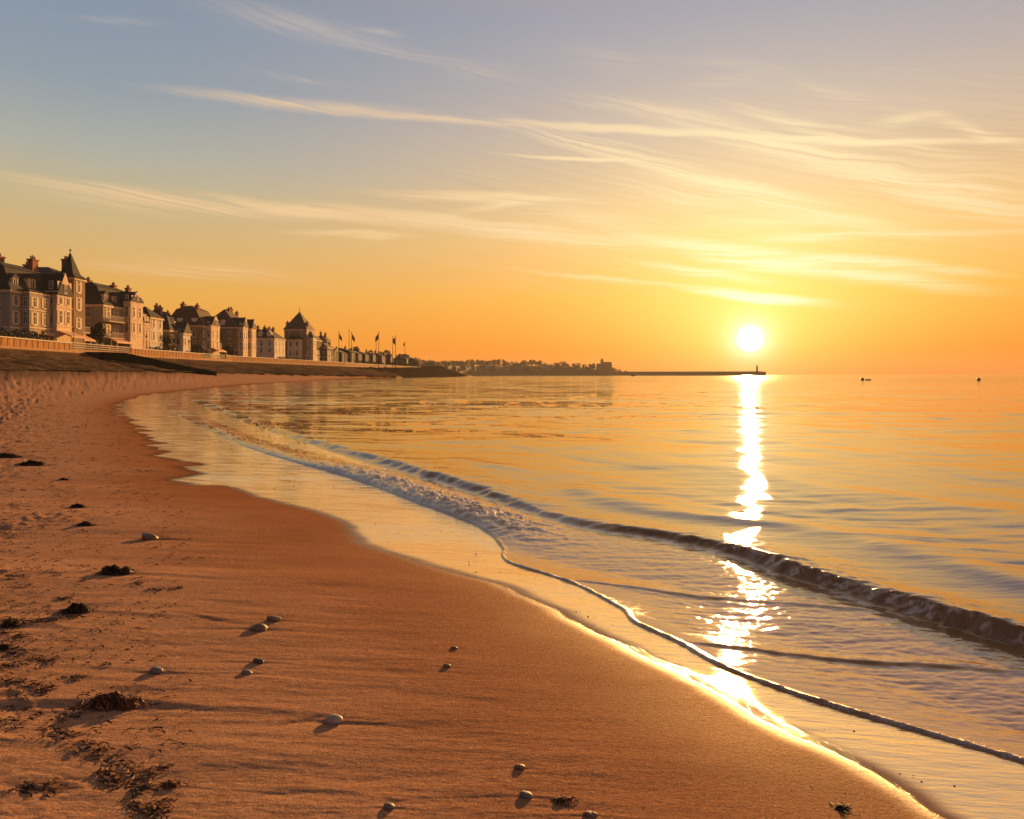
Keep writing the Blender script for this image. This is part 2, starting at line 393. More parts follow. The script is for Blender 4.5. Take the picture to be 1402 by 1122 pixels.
c = t.mix(t.rng(wa, 0.66, 1.0), t.mix(t.rng(wa, 0, .6), c, (.22, .11, .06, 1)), (0.98, 0.71, 0.37, 1))  # wet sand is brown; golden sky reflection is put into the film colour
t.put(b.inputs['Base Color'], c)
rough = t.m('MULTIPLY_ADD', t.m('POWER', da, 3.0), -0.22, 0.82)
wetr = t.m('MULTIPLY_ADD', t.noise(t.map(p, sc=(0.7, 3, 1)), 5, 4, 0.6), 0.025, 0.012)
mixr = t.node('ShaderNodeMix'); t.put(mixr.inputs[0], t.rng(wa, 0.38, 0.58)); t.put(mixr.inputs[2], t.m('MULTIPLY_ADD', t.rng(wa, 0.02, .5), -.22, rough)); t.put(mixr.inputs[3], wetr)
t.put(b.inputs['Roughness'], mixr.outputs[0])
t.put(b.inputs['Specular IOR Level'], t.m('MULTIPLY_ADD', t.rng(wa, .57, .9), 0.42, t.m('MULTIPLY_ADD', t.rng(wa, 0, .5), .30, .20)))
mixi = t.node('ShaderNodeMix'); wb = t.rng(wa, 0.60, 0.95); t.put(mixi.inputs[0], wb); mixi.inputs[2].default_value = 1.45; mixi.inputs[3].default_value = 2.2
dkill = t.node('ShaderNodeVectorMath', operation='LENGTH'); t.l.new(p, dkill.inputs[0])
sheen_ = t.m('MULTIPLY', t.m('MULTIPLY_ADD', t.m('MULTIPLY', da, da), .14, t.m('MULTIPLY', t.rng(wa, 0, .5), .28)), t.rng(dkill.outputs['Value'], 14, 5))
t.put(b.inputs['IOR'], t.m('ADD', t.m('ADD', sheen_, 1.0), t.m('MULTIPLY', wb, .9)))
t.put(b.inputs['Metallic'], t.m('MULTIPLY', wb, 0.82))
grain = t.m('ADD', t.m('MULTIPLY', t.noise(p, 330, 3, 0.7), 0.0030), t.m('ADD', t.m('MULTIPLY', t.noise(p, 75, 4, 0.65), 0.004), t.m('MULTIPLY', n3, 0.005)))
nb = t.bump(grain, t.m('MULTIPLY_ADD', wa, -0.97, 1.0), 1.0)
rip = t.noise(t.map(p, sc=(1.2, 6.0, 1)), 3.0, 4, 0.6)
nb = t.bump(rip, t.m('MULTIPLY', wa, 0.5), 0.010, nb)
wn_ = t.node('ShaderNodeTexNoise'); t.l.new(t.map(p, sc=(1.6, 9.0, 1)), wn_.inputs['Vector']); wn_.inputs['Scale'].default_value = 1.0; wn_.inputs['Detail'].default_value = 4
ws_ = t.node('ShaderNodeVectorMath', operation='SUBTRACT'); t.l.new(wn_.outputs['Color'], ws_.inputs[0]); ws_.inputs[1].default_value = (.5, .5, .5)
wm_ = t.node('ShaderNodeVectorMath', operation='MULTIPLY'); t.l.new(ws_.outputs[0], wm_.inputs[0]); wm_.inputs[1].default_value = (.035, .13, 0)
wl_ = t.node('ShaderNodeVectorMath', operation='LENGTH'); t.l.new(p, wl_.inputs[0])
wk_ = t.node('ShaderNodeVectorMath', operation='SCALE'); t.l.new(wm_.outputs[0], wk_.inputs[0]); t.put(wk_.inputs['Scale'], t.m('MULTIPLY', wa, t.rng(wl_.outputs['Value'], 4, 14, .45, 2.2)))
wa_ = t.node('ShaderNodeVectorMath', operation='ADD'); t.l.new(nb, wa_.inputs[0]); t.l.new(wk_.outputs[0], wa_.inputs[1])
wz_ = t.node('ShaderNodeVectorMath', operation='NORMALIZE'); t.l.new(wa_.outputs[0], wz_.inputs[0])
t.put(b.inputs['Normal'], wz_.outputs[0])
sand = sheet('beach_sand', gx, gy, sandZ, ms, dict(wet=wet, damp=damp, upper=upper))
sand['kind'] = 'structure'

# ------------------------------------------------------------------ sea
wx, wy, wd = grid(distances(30000), azimuths())
sF = sdist(F_Y, F_X, wx, wy)
sC = sdist(C_Y, C_X, wx, wy)
aw = np.arcsinh(wy / 2.0)                                   # parameter along the coast
zb, _ = sand_base(wx, wy)
lod = np.clip(60.0 / np.maximum(wd, 1), 0, 1) ** 1.2        # waves fade into the material far out
near = np.clip(9.0 / np.maximum(wd, 1), 0, 1)
# local frame roughly along / across the crest lines
ca, sa_ = math.cos(R(118)), math.sin(R(118))
al = wx * ca + wy * sa_; ac = wx * sa_ - wy * ca
warpx = fbm(wx * 0.35, wy * 0.35, 71, 3)
def ridged(n): return 1 - np.abs(n)
# open water behind the breaker: low long-crested ripples
sw = fbm(al * 0.16, ac * 0.55 + warpx * 0.5, 81, 3) * 0.036
sw2 = fbm(wx * 0.32, wy * 1.5 + warpx, 91, 4, 0.55) * 0.019
sw3 = fbm(wx * 0.9, wy * 5.0 + warpx * 2, 101, 3, 0.55) * 0.011 * near
patch = sstep(-0.25, 0.35, fbm(wx * 0.10, wy * 0.22, 111, 3))
open_w = (sw * lod + (sw2 * lod + sw3) * (0.35 + 0.9 * patch))
# swash: thin choppy sheet
ch = fbm(wx * 1.7 + warpx, wy * 7.5, 121, 4, 0.6) * 0.0068 + fbm(wx * 9, wy * 20, 131, 2, 0.6) * 0.0035 * near
swz = ch * (0.35 + 0.65 * sstep(0.0, 0.6, sF))
seaward = sstep(-0.15, 0.6, sC)
zz = SEA + 0.004 + swz * (1 - seaward) * sstep(0.02, 0.35, sF) + open_w * sstep(-0.5, 2.5, sC) * sstep(0.1, 0.8, sF)
# main breaker
arc = np.interp(wy, C_Y, np.concatenate([[0], np.cumsum(np.hypot(np.diff(C_X), np.diff(C_Y)))]))
wn1 = fbm(arc * 0.9, arc * .21 + .4, 141, 3)
hc = np.interp(wy, [2, 4.9, 5.6, 6.6, 7.4, 8.1, 9.0, 10.3, 11.7, 14.7, 22, 46, 60, 90], [.15, .15, .16, .15, .11, .075, .065, .085, .12, .12, .10, .085, .06, 0])
hc = hc * (1 + 0.55 * wn1 + 0.22 * fbm(arc * 5.5, sC * 4, 143, 3, .6)) * 0.64
wob = fbm(wx * 1.6, wy * 1.6, 145, 4, .6) * 0.10 + fbm(arc * 5, arc * .7 + 5.4, 147, 3) * 0.03
sc = sC + wob * np.clip(wd / 8, 0.6, 3)
scale = np.clip(wd / 7, 0.8, 3.0)
front = 0.085 * scale; backw = 0.42 * scale
prof = np.where(sc > 0, np.exp(-(sc / backw) ** 1.6), np.exp(-(np.abs(sc) / front) ** 2.2))
trough = -0.25 * gauss(sc + front * 2.6, front * 1.6)
face = np.where(sc < 0.02, prof, 0) * (sc > -front * 2.5)
stri = fbm(arc * np.clip(100 / np.maximum(wd, 1), 5, 11) + sc * 5, sc * 2.5 + arc * .37, 151, 3, 0.6)        # water drawn up the face in strands
zz = zz + hc * (prof + trough * 0.6) + hc * 0.15 * stri * gauss(sc + front * 0.5, front * 1.4) * np.clip(9 / np.maximum(wd, 1), .2, 1)
# second, smaller ridge riding just behind
zz = zz + 0.035 * gauss(sC - 1.5 - 0.4 * warpx, 0.35) * sstep(-.2, .3, fbm(al * 0.3, ac * 0.1, 161, 2)) * lod
# broken roller between px 510 and 760
rol = sstep(7.0, 9.6, wy) * sstep(16.5, 12.5, wy) * sstep(-0.02, 0.10, sF) * sstep(-0.05, -0.5, sC)
rn = fbm(wx * 5, wy * 8, 171, 4, 0.65)
roll_prof = 0.085 * np.exp(-((sF - 0.35) / 0.42) ** 2)
zz = zz + rol * (roll_prof * (1 + 0.5 * rn) + 0.030 * rn * gauss(sF - 0.45, 0.6))
rol2 = sstep(13.5, 17, wy) * sstep(34, 24, wy) * sstep(0.0, 0.15, sF)
zz = zz + rol2 * (0.05 * gauss(sF - 0.3, 0.3) + 0.02 * rn * gauss(sF - 0.6, 0.8))
# little secondary wavelets inside the swash
def wavelet(pix, amp, wid):
    global zz
    pts = sorted([W(*q) for q in pix], key=lambda q: q[0])
    xs = [q[0] for q in pts]; ys = [q[1] for q in pts]
    yl = np.interp(wx, xs, ys); env = sstep(xs[0] - .05, xs[0] + .25, wx) * sstep(xs[-1] + .3, xs[-1] - .5, wx)
    dy = wy - yl + 0.03 * fbm(wx * 3, wy * 2, 181, 3)
    zz = zz + amp * env * np.where(dy < 0, gauss(dy, wid * .45), gauss(dy, wid * 2.2))
wavelet([(770, 793), (850, 798), (940, 806), (1040, 814), (1120, 820), (1230, 828)], 0.009, 0.06)
wavelet([(935, 880), (1000, 884), (1080, 889), (1180, 894), (1290, 900), (1402, 909)], 0.012, 0.05)
# leading edge: a rounded lip standing on the wet sand
lipn = 0.75 + 1.3 * fbm(aw * 40, aw * 3 + .4, 191, 4, .65)
lip_h = np.clip(lipn, .15, 2) * np.interp(wy, [2, 3, 5, 6.6, 8, 12, 20, 40], [.010, .010, .010, .009, .008, .007, .005, .0])
lw = np.interp(wy, [2, 6, 10, 30], [.020, .018, .03, .1])
lip = lip_h * gauss(sF - lw * 0.75, lw)
surf = np.where(sF > 0, np.maximum(zb, -0.004 * 0 - 0.0) * 0 + 0, 0)
film = np.maximum(zb + 0.005 - SEA, 0.0)                         # the sheet climbs the slope at its edge
zz = film * sstep(2.5, 0.0, sF) + zz * (1) + lip
drop = sstep(0.0, -0.035, sF) * 0.05 + np.clip(-sF - 0.03, 0, 3) * 0.6
zz = np.where(sF > 0, zz, zz - drop)
zz = np.where(sF < -0.3, np.minimum(zz, zb - 0.15), zz)
zz = np.where(sF < 0, np.minimum(zz, zb + 0.02 - drop * 1.2), zz)
# foam
foam = gauss(sF - 0.012, 0.020) * np.clip(0.8 + 1.3 * fbm(aw * 55, aw * 4 + .3, 193, 4, .7), 0, 1) * np.interp(wy, [2, 6, 8, 30], [1, 1, .8, .5]) * (sF > -0.05)
fb = fbm(wx * 7, wy * 12, 201, 4, 0.65)
foam = np.maximum(foam, rol * sstep(0.0, 0.45, fb + 0.30 * gauss(sF - 0.25, 0.35)) * gauss(sF - 0.2, 0.6) * 0.95)
foam = np.maximum(foam, rol2 * sstep(0.05, 0.5, fb + 0.2 * gauss(sF - 0.15, 0.3)) * gauss(sF - .1, .5) * 0.7)
crest_f = np.interp(wy, [3, 4.6, 5.2, 6.4, 7.4, 8.5, 11, 13, 30, 50], [1., 1.05, 1, .85, .55, .25, .12, .3, .3, .35])
fs = fbm(arc * 11 + sc * 9, sc * 7, 211, 5, 0.7)
foam = np.maximum(foam, crest_f * (0.22 + 1.0 * sstep(-0.12, 0.5, fs + 0.5 * fbm(arc * 26 + sc * 22, sc * 10, 213, 3, .6))) * gauss(sc + front * 0.75, front * 1.0))
foam = np.maximum(foam, 0.5 * crest_f * sstep(0.15, 0.5, fb) * gauss(sc + front * 3.2, front * 1.5))
lace = sstep(0.80, 0.97, ridged(fbm(wx * 2.4, wy * 4.2, 221, 3))) * 0.22 * (1 - seaward) * sstep(.05, .3, sF) * sstep(16, 6, wd)
foam = np.maximum(foam, lace)
lacezone = np.where(sF > 0, np.exp(-sF / np.interp(wy, [2, 6, 10, 25], [.15, .18, .5, .9])), 0) * sstep(-0.15, 0.35, fbm(wx * 1.7, wy * 1.7, 231, 3)) * 0.95
lacezone = np.maximum(lacezone, 0.55 * gauss(sC + front * 4, front * 3) * sstep(-.1, .4, fb) * sstep(9, 6.5, wy))
lacezone = np.maximum(lacezone, 0.7 * sstep(6.6, 8.5, wy) * sstep(20, 13, wy) * sstep(0, .2, sF) * sstep(0.1, -0.8, sC) * sstep(-.35, .35, fb))
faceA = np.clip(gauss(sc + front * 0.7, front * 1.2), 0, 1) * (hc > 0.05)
shallow = sstep(0.4, -0.6, sC)

mw, t, b = newmat('sea_water')
p = t.pos()
fo, sh, fa = t.attr('foam'), t.attr('shallow'), t.attr('face')
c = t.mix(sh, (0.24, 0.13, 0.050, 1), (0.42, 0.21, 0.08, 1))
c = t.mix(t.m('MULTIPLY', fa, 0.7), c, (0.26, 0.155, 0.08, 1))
fn = t.noise(p, 90, 4, 0.7)
wpv = t.node('ShaderNodeTexNoise'); t.l.new(t.map(p, sc=(3, 5, 1)), wpv.inputs['Vector']); wpv.inputs['Scale'].default_value = 1.0; wpv.inputs['Detail'].default_value = 3
wps = t.node('ShaderNodeVectorMath', operation='MULTIPLY_ADD'); t.l.new(wpv.outputs['Color'], wps.inputs[0]); wps.inputs[1].default_value = (.22, .14, 0); t.l.new(p, wps.inputs[2])
def lace_(sc_, wdt):
    vo = t.node('ShaderNodeTexVoronoi', feature='DISTANCE_TO_EDGE'); t.l.new(t.map(wps.outputs[0], sc=(sc_, sc_ * 1.5, 0)), vo.inputs['Vector']); vo.inputs['Scale'].default_value = 1.0
    return t.rng(vo.outputs['Distance'], wdt, wdt * .25)
lc = t.m('MAXIMUM', lace_(6.5, .10), t.m('MULTIPLY', lace_(17, .13), .8))
fmask = t.m('MULTIPLY', t.rng(t.m('MULTIPLY_ADD', fn, 0.8, fo), 0.55, 1.15), t.rng(fo, 0.03, 0.3))
fmask = t.m('MULTIPLY', fmask, t.m('MULTIPLY_ADD', lc, .55, .45))
lz = t.m('MULTIPLY', t.m('MULTIPLY', lc, t.attr('lacezone')), t.rng(fn, .38, .60))
fmask = t.m('MAXIMUM', fmask, lz)
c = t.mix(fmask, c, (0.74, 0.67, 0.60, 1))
t.put(b.inputs['Base Color'], c)
cd = t.node('ShaderNodeVectorMath', operation='LENGTH'); t.l.new(p, cd.inputs[0]); dist = cd.outputs['Value']
rw = t.rng(dist, 20, 300, 0.020, 0.08)
t.put(b.inputs['Roughness'], t.m('MULTIPLY_ADD', fmask, 0.55, rw))
t.put(b.inputs['IOR'], t.m('MULTIPLY_ADD', fa, -1.0, 2.4))
nA = t.noise(t.map(p, sc=(0.3, 2.4, 1)), 1.3, 4, 0.55)
nD = t.noise(t.map(p, sc=(0.22, 1.6, 1)), 0.9, 4, 0.6)
nB = t.noise(t.map(p, sc=(0.42, 2.2, 1)), 9.0, 4, 0.6)
nC = t.noise(t.map(p, sc=(0.25, 0.8, 1)), 0.35, 5, 0.6)
farf = t.rng(dist, 15, 120, 0, 1)
def slope(scv, amp, sx, seed):
    nd = t.node('ShaderNodeTexNoise'); t.l.new(t.map(p, loc=(seed, seed, 0), sc=scv), nd.inputs['Vector']); nd.inputs['Scale'].default_value = 1.0; nd.inputs['Detail'].default_value = 4; nd.inputs['Roughness'].default_value = .55
    sb = t.node('ShaderNodeVectorMath', operation='SUBTRACT'); t.l.new(nd.outputs['Color'], sb.inputs[0]); sb.inputs[1].default_value = (.5, .5, .5)
    ml = t.node('ShaderNodeVectorMath', operation='MULTIPLY'); t.l.new(sb.outputs[0], ml.inputs[0]); ml.inputs[1].default_value = (amp * sx, amp, 0)
    return ml.outputs[0]
sm = t.node('ShaderNodeVectorMath', operation='ADD'); t.l.new(slope((.10, .45, 1), .40, .05, 0), sm.inputs[0]); t.l.new(slope((.5, 2.2, 1), .42, .05, 7), sm.inputs[1])
sm2 = t.node('ShaderNodeVectorMath', operation='ADD'); t.l.new(sm.outputs[0], sm2.inputs[0]); t.l.new(slope((1.0, 9.0, 1), .10, .03, 13), sm2.inputs[1])
scn = t.node('ShaderNodeVectorMath', operation='SCALE'); t.l.new(sm2.outputs[0], scn.inputs[0]); t.put(scn.inputs['Scale'], t.rng(dist, 6, 40, 0, 1))
gn = t.node('ShaderNodeVectorMath', operation='ADD'); t.l.new(t.node('ShaderNodeNewGeometry').outputs['Normal'], gn.inputs[0]); t.l.new(scn.outputs[0], gn.inputs[1])
nrm = t.node('ShaderNodeVectorMath', operation='NORMALIZE'); t.l.new(gn.outputs[0], nrm.inputs[0]); nb = nrm.outputs[0]
nb = t.bump(nA, t.rng(dist, 4, 40, 0.15, 0.5), 0.020, nb)
nb = t.bump(nB, t.rng(dist, 3, 18, 0.65, 0.25), 0.006, nb)
nb = t.bump(fn, t.m('MULTIPLY', fmask, 0.7), 0.006, nb)
t.put(b.inputs['Normal'], nb)
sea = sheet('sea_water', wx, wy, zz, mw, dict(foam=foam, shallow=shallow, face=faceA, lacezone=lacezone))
sea['kind'] = 'structure'
# ------------------------------------------------------------------ mesh builder for things
class MB:
    def __init__(s): s.v = []; s.f = []; s.mi = []
    def add(s, vs, fs, mi=0):
        b = len(s.v); s.v += [tuple(q) for q in vs]
        for f in fs: s.f.append(tuple(b + i for i in f)); s.mi.append(mi)
        return s
    def box(s, x0, x1, y0, y1, z0, z1, mi=0):
        return s.add([(x0,y0,z0),(x1,y0,z0),(x1,y1,z0),(x0,y1,z0),(x0,y0,z1),(x1,y0,z1),(x1,y1,z1),(x0,y1,z1)],
                     [(0,3,2,1),(4,5,6,7),(0,1,5,4),(1,2,6,5),(2,3,7,6),(3,0,4,7)], mi)
    def frustum(s, b, t, z0, z1, mi=0):                       # b, t = (x0,x1,y0,y1) bottom and top rectangles
        return s.add([(b[0],b[2],z0),(b[1],b[2],z0),(b[1],b[3],z0),(b[0],b[3],z0),(t[0],t[2],z1),(t[1],t[2],z1),(t[1],t[3],z1),(t[0],t[3],z1)],
                     [(0,3,2,1),(4,5,6,7),(0,1,5,4),(1,2,6,5),(2,3,7,6),(3,0,4,7)], mi)
    def tube(s, pts, rads, n=8, mi=0):
        rings = []
        for i, p in enumerate(pts):
            p = Vector(p); a = Vector(pts[max(i-1,0)]); c = Vector(pts[min(i+1,len(pts)-1)])
            d = (c - a).normalized(); u = d.orthogonal().normalized(); w_ = d.cross(u)
            r = rads[i] if isinstance(rads, (list, tuple)) else rads
            rings.append([p + (u*math.cos(k*2*math.pi/n) + w_*math.sin(k*2*math.pi/n))*r for k in range(n)])
        vs = [q for r_ in rings for q in r_]; fs = []
        for i in range(len(rings)-1):
            for k in range(n): fs.append((i*n+k, i*n+(k+1)%n, (i+1)*n+(k+1)%n, (i+1)*n+k))
        fs.append(tuple(range(n))[::-1]); fs.append(tuple((len(rings)-1)*n + k for k in range(n)))
        return s.add(vs, fs, mi)
    def ball(s, c, r, sq=(1,1,1), n=8, m_=6, jit=0.0, mi=0, zmin=None):
        vs = []; fs = []
        for i in range(m_+1):
            ph = math.pi*i/m_
            for k in range(n):
                th_ = 2*math.pi*k/n; j = 1 + rnd.uniform(-jit, jit) if 0 < i < m_ else 1
                vs.append((c[0]+r*sq[0]*j*math.sin(ph)*math.cos(th_), c[1]+r*sq[1]*j*math.sin(ph)*math.sin(th_), c[2]+r*sq[2]*j*math.cos(ph)))
        for i in range(m_):
            for k in range(n): fs.append((i*n+k, (i+1)*n+k, (i+1)*n+(k+1)%n, i*n+(k+1)%n))
        return s.add(vs, fs, mi)
    def build(s, name, mats, parent=None, smooth=False, at=None):
        me = bpy.data.meshes.new(name)
        L = Vector(at) if at is not None else Vector((0,0,0))
        base = parent.matrix_basis.translation if parent is not None else Vector((0,0,0))
        if parent is not None and parent.parent is not None: base = base + parent.parent.matrix_basis.translation
        off = L if at is not None else base
        me.from_pydata([(Vector(q) - off) for q in s.v], [], s.f)
        mats = mats if isinstance(mats, (list, tuple)) else [mats]
        for m_ in mats: me.materials.append(m_)
        if len(mats) > 1: me.polygons.foreach_set('material_index', s.mi)
        if smooth: me.polygons.foreach_set('use_smooth', [True]*len(me.polygons))
        o = bpy.data.objects.new(name, me); COL.objects.link(o)
        if parent is not None:
            o.parent = parent
            if at is not None: o.location = L - base
        elif at is not None: o.location = L
        return o
def tag(o, label=None, cat=None, group=None, kind=None):
    for k, v in (('label', label), ('category', cat), ('group', group), ('kind', kind)):
        if v: o[k] = v
    return o
def empty(name, loc, label, cat, group=None):
    o = bpy.data.objects.new(name, None); COL.objects.link(o); o.location = loc; o.empty_display_size = 0.1
    return tag(o, label, cat, group)
def copy_tree(o, parent=None):
    c_ = o.copy(); COL.objects.link(c_)
    if parent is not None: c_.parent = parent
    for ch_ in o.children: copy_tree(ch_, c_)
    return c_

def stone_mat(name, c, brick=0.0):
    m, t, b = newmat(name)
    p = t.pos()
    n = t.noise(p, 0.5, 6, 0.65); n2 = t.noise(t.map(p, sc=(1, 1, 3.0)), 2.5, 4, 0.6)
    f = t.m('MULTIPLY_ADD', n2, 0.45, t.m('MULTIPLY', n, 0.55))
    base_ = t.ramp(f, [(0.3, tuple(v*0.62 for v in c)), (0.5, c), (0.72, tuple(min(1, v*1.22) for v in c))])
    stain = t.noise(t.map(p, sc=(1.2, 1.2, 0.12)), 1.0, 5, 0.6)
    base_ = t.mix(t.rng(stain, 0.56, 0.75, 0, 0.45), base_, tuple(v*0.5 for v in c) + (1,))
    t.put(b.inputs['Base Color'], base_); b.inputs['Roughness'].default_value = 0.9; b.inputs['Specular IOR Level'].default_value = 0.08
    t.put(b.inputs['Normal'], t.bump(f, 0.5, 0.05))
    return m
M = dict(
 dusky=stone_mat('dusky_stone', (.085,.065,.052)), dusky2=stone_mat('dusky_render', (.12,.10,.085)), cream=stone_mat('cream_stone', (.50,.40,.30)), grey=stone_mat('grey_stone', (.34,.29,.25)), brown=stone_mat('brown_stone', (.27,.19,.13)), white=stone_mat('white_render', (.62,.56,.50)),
 brick=stone_mat('red_brick', (.30,.13,.08)), trim=stone_mat('pale_trim', (.70,.54,.38)), pink=stone_mat('pink_render', (.55,.36,.27)),
 slate=simple('slate_roof', (.042,.040,.046), .85, .4, 1.5, .02, spec=.2, stretch=(1,1,4)), tile=simple('brown_tile_roof', (.11,.072,.055), .85, .35, 1.5, .02, spec=.2, stretch=(1,1,4)),
 frame=simple('white_window_paint', (.70,.60,.50), .7, .12, 4, spec=.1), shutter=simple('shutter_paint', (.62,.46,.34), .7, .15, 4, spec=.1),
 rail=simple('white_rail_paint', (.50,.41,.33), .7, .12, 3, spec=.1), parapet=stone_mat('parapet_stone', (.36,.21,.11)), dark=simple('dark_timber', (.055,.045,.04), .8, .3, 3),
 awn=simple('awning_canvas', (.62,.36,.22), .8, .15, 2), iron=simple('dark_iron', (.05,.05,.055), .5, .2, 5), pave=simple('promenade_paving', (.24,.19,.15), .9, .15, 1.2, spec=.05), land=simple('town_ground', (.10,.085,.06), .95, .3, .15),
 concrete=stone_mat('harbour_concrete', (.20,.16,.13)), slip=stone_mat('slipway_concrete', (.016,.014,.014)), rock=simple('wet_dark_rock', (.030,.021,.012), .9, .5, .5, .2, spec=.02), hedge=None)
M['slip'].node_tree.nodes['Principled BSDF'].inputs['IOR'].default_value = 1.0
M['rock'].node_tree.nodes['Principled BSDF'].inputs['IOR'].default_value = 1.0
M['pave'].node_tree.nodes['Principled BSDF'].inputs['IOR'].default_value = 1.0
def glassm():
    m, t, b = newmat('window_glass')
    b.inputs['Base Color'].default_value = (.03,.032,.038,1); b.inputs['Roughness'].default_value = .06; b.inputs['IOR'].default_value = 1.9
    n = t.noise(t.pos(), 1.3, 2); t.put(b.inputs['Normal'], t.bump(n, .25, .05)); return m
M['glass'] = glassm()
def leafm(name, c1, c2):
    m, t, b = newmat(name)
    oi = t.node('ShaderNodeNewGeometry').outputs['Random Per Island']
    t.put(b.inputs['Base Color'], t.ramp(oi, [(0, c1), (1, c2)])); b.inputs['Roughness'].default_value = .7
    return m
M['leaf'] = leafm('foliage', (.030,.038,.014), (.085,.080,.030)); M['leaf2'] = leafm('dusky_foliage', (.045,.035,.016), (.10,.075,.032))
M['bark'] = simple('bark', (.08,.055,.04), .9, .3, 6)

# ------------------------------------------------------------------ land, promenade, bank, sea wall
PZ = 6.0                                                       # promenade level
def strip(name, ys, prof, mat, kind='structure', amp=0, seed=0, frq=1.0, smooth=True):
    """sheet swept along the coast; prof(y) -> list of (x,z)"""
    vs = []; n = None
    for y_ in ys:
        pr = prof(y_); n = len(pr)
        vs += [(x_, y_, z_) for x_, z_ in pr]
    v = np.array(vs)
    if amp:
        k = fbm(v[:,0]*frq, v[:,1]*frq, seed, 5, 0.6) * amp
        prm = np.tile(np.sin(np.linspace(0, math.pi, n)), len(ys))**0.5
        v[:,2] += k*prm; v[:,0] += fbm(v[:,0]*frq+9, v[:,1]*frq, seed+5, 4)*amp*0.7*prm
    fs = []
    for i in range(len(ys)-1):
        for k in range(n-1): fs.append((i*n+k, i*n+k+1, (i+1)*n+k+1, (i+1)*n+k))
    me = bpy.data.meshes.new(name); me.from_pydata([tuple(q) for q in v], [], fs); me.materials.append(mat)
    if smooth: me.polygons.foreach_set('use_smooth', [True]*len(me.polygons))
    o = bpy.data.objects.new(name, me); COL.objects.link(o)
    if kind: o['kind'] = kind
    return o
def bankm():
    m, t, b = newmat('shingle_bank')
    p = t.pos()
    st = t.noise(t.map(t.map(p, rot=(0, 0, R(25))), sc=(.5, .09, .9)), 1.6, 6, .65, .8)
    n = t.noise(p, 2.2, 6, .7)
    f = t.m('MULTIPLY_ADD', n, .45, t.m('MULTIPLY', st, .55))
    t.put(b.inputs['Base Color'], t.ramp(f, [(.36, (.03,.022,.016,1)), (.48, (.10,.066,.043,1)), (.66, (.24,.155,.10,1))]))
    b.inputs['Roughness'].default_value = .95; b.inputs['IOR'].default_value = 1.0
    t.put(b.inputs['Normal'], t.bump(f, .8, .35)); return m
def lerp(a, b_, t_): return a + (b_-a)*t_
def bank_prof(y_):
    wv_ = float(fbm(np.array([y_*.16]), np.array([.4]), 321, 3)[0])*3.5
    a, z1 = wallx(y_) + 0.25, np.interp(y_, [0, 100, 200, 315, 440], [5.0, 5.35, 5.3, 5.2, 5.0]); b_, z2 = toex(y_) + 2.5 + wv_, np.interp(y_, [0, 60, 130, 210, 320, 440], [1.7, 2.25, 2.3, 1.9, 1.35, .9])
    return [(lerp(a, b_, k/22), lerp(z1, z2, (k/22)**0.82)) for k in range(23)]
bank = strip('shingle_bank', np.concatenate([np.linspace(-60, 80, 40), np.linspace(81, 300, 300), np.linspace(302, 400, 50)]), bank_prof, bankm(), amp=.45, seed=301, frq=.6)
def rev_prof(y_):
    top = np.interp(y_, [325, 432, 520, 604, 612, 690, 735], [5.0, 6.3, 7.6, 9.0, 7.2, 2.4, .1]); a = wallx(y_) + np.interp(y_, [325, 432], [.3, -1]); b_ = toex(y_) + np.interp(y_, [325, 400, 440], [-5, 1.5, 4.5])
    return [(a - 26, top*.2), (a - 14, top - .6)] + [(lerp(a, b_, k/12), lerp(top, np.interp(y_, [325, 400, 440], [3.4, 0, -.6]), (k/12)**1.2)) for k in range(13)]
rev = strip('rock_revetment', np.linspace(325, 736, 320), rev_prof, M['rock'], amp=1.1, seed=311, frq=.28)
def flat_prof(z_, far=-900):
    return lambda y_: [(far, z_), (wallx(y_) - 0.35, z_)]
land = strip('promenade', np.array([-260, -40, 60, 90, 125, 160, 206, 250, 315, 429, 520, 560]), flat_prof(PZ), M['pave'])
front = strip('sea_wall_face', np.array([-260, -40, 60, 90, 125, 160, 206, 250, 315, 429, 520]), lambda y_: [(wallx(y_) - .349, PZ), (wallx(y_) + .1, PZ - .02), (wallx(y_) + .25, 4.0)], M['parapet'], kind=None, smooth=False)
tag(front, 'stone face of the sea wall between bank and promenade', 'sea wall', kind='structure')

def along(y0, y1, step): return np.linspace(y0, y1, max(2, int((y1 - y0)/step) + 1))
def parapetm():
    m, t, b = newmat('ribbed_parapet')
    p = t.pos(); sp_ = t.node('ShaderNodeSeparateXYZ'); t.l.new(p, sp_.inputs[0])
    jit = t.m('MULTIPLY', t.noise(p, .7, 2), .5)
    fr = t.m('FRACT', t.m('ADD', t.m('MULTIPLY', sp_.outputs[1], .62), jit))
    ln = t.m('MULTIPLY', t.rng(fr, .0, .10), t.rng(fr, .30, .16)); n = t.noise(t.map(p, sc=(1, 1, .3)), 1.6, 5, .65)
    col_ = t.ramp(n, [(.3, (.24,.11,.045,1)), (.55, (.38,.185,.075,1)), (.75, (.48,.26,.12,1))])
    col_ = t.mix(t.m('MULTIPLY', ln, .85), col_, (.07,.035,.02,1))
    t.put(b.inputs['Base Color'], col_); b.inputs['Roughness'].default_value = .9; b.inputs['Specular IOR Level'].default_value = .08
    t.put(b.inputs['Normal'], t.bump(t.m('SUBTRACT', n, ln), .5, .08)); return m
PARM = parapetm()
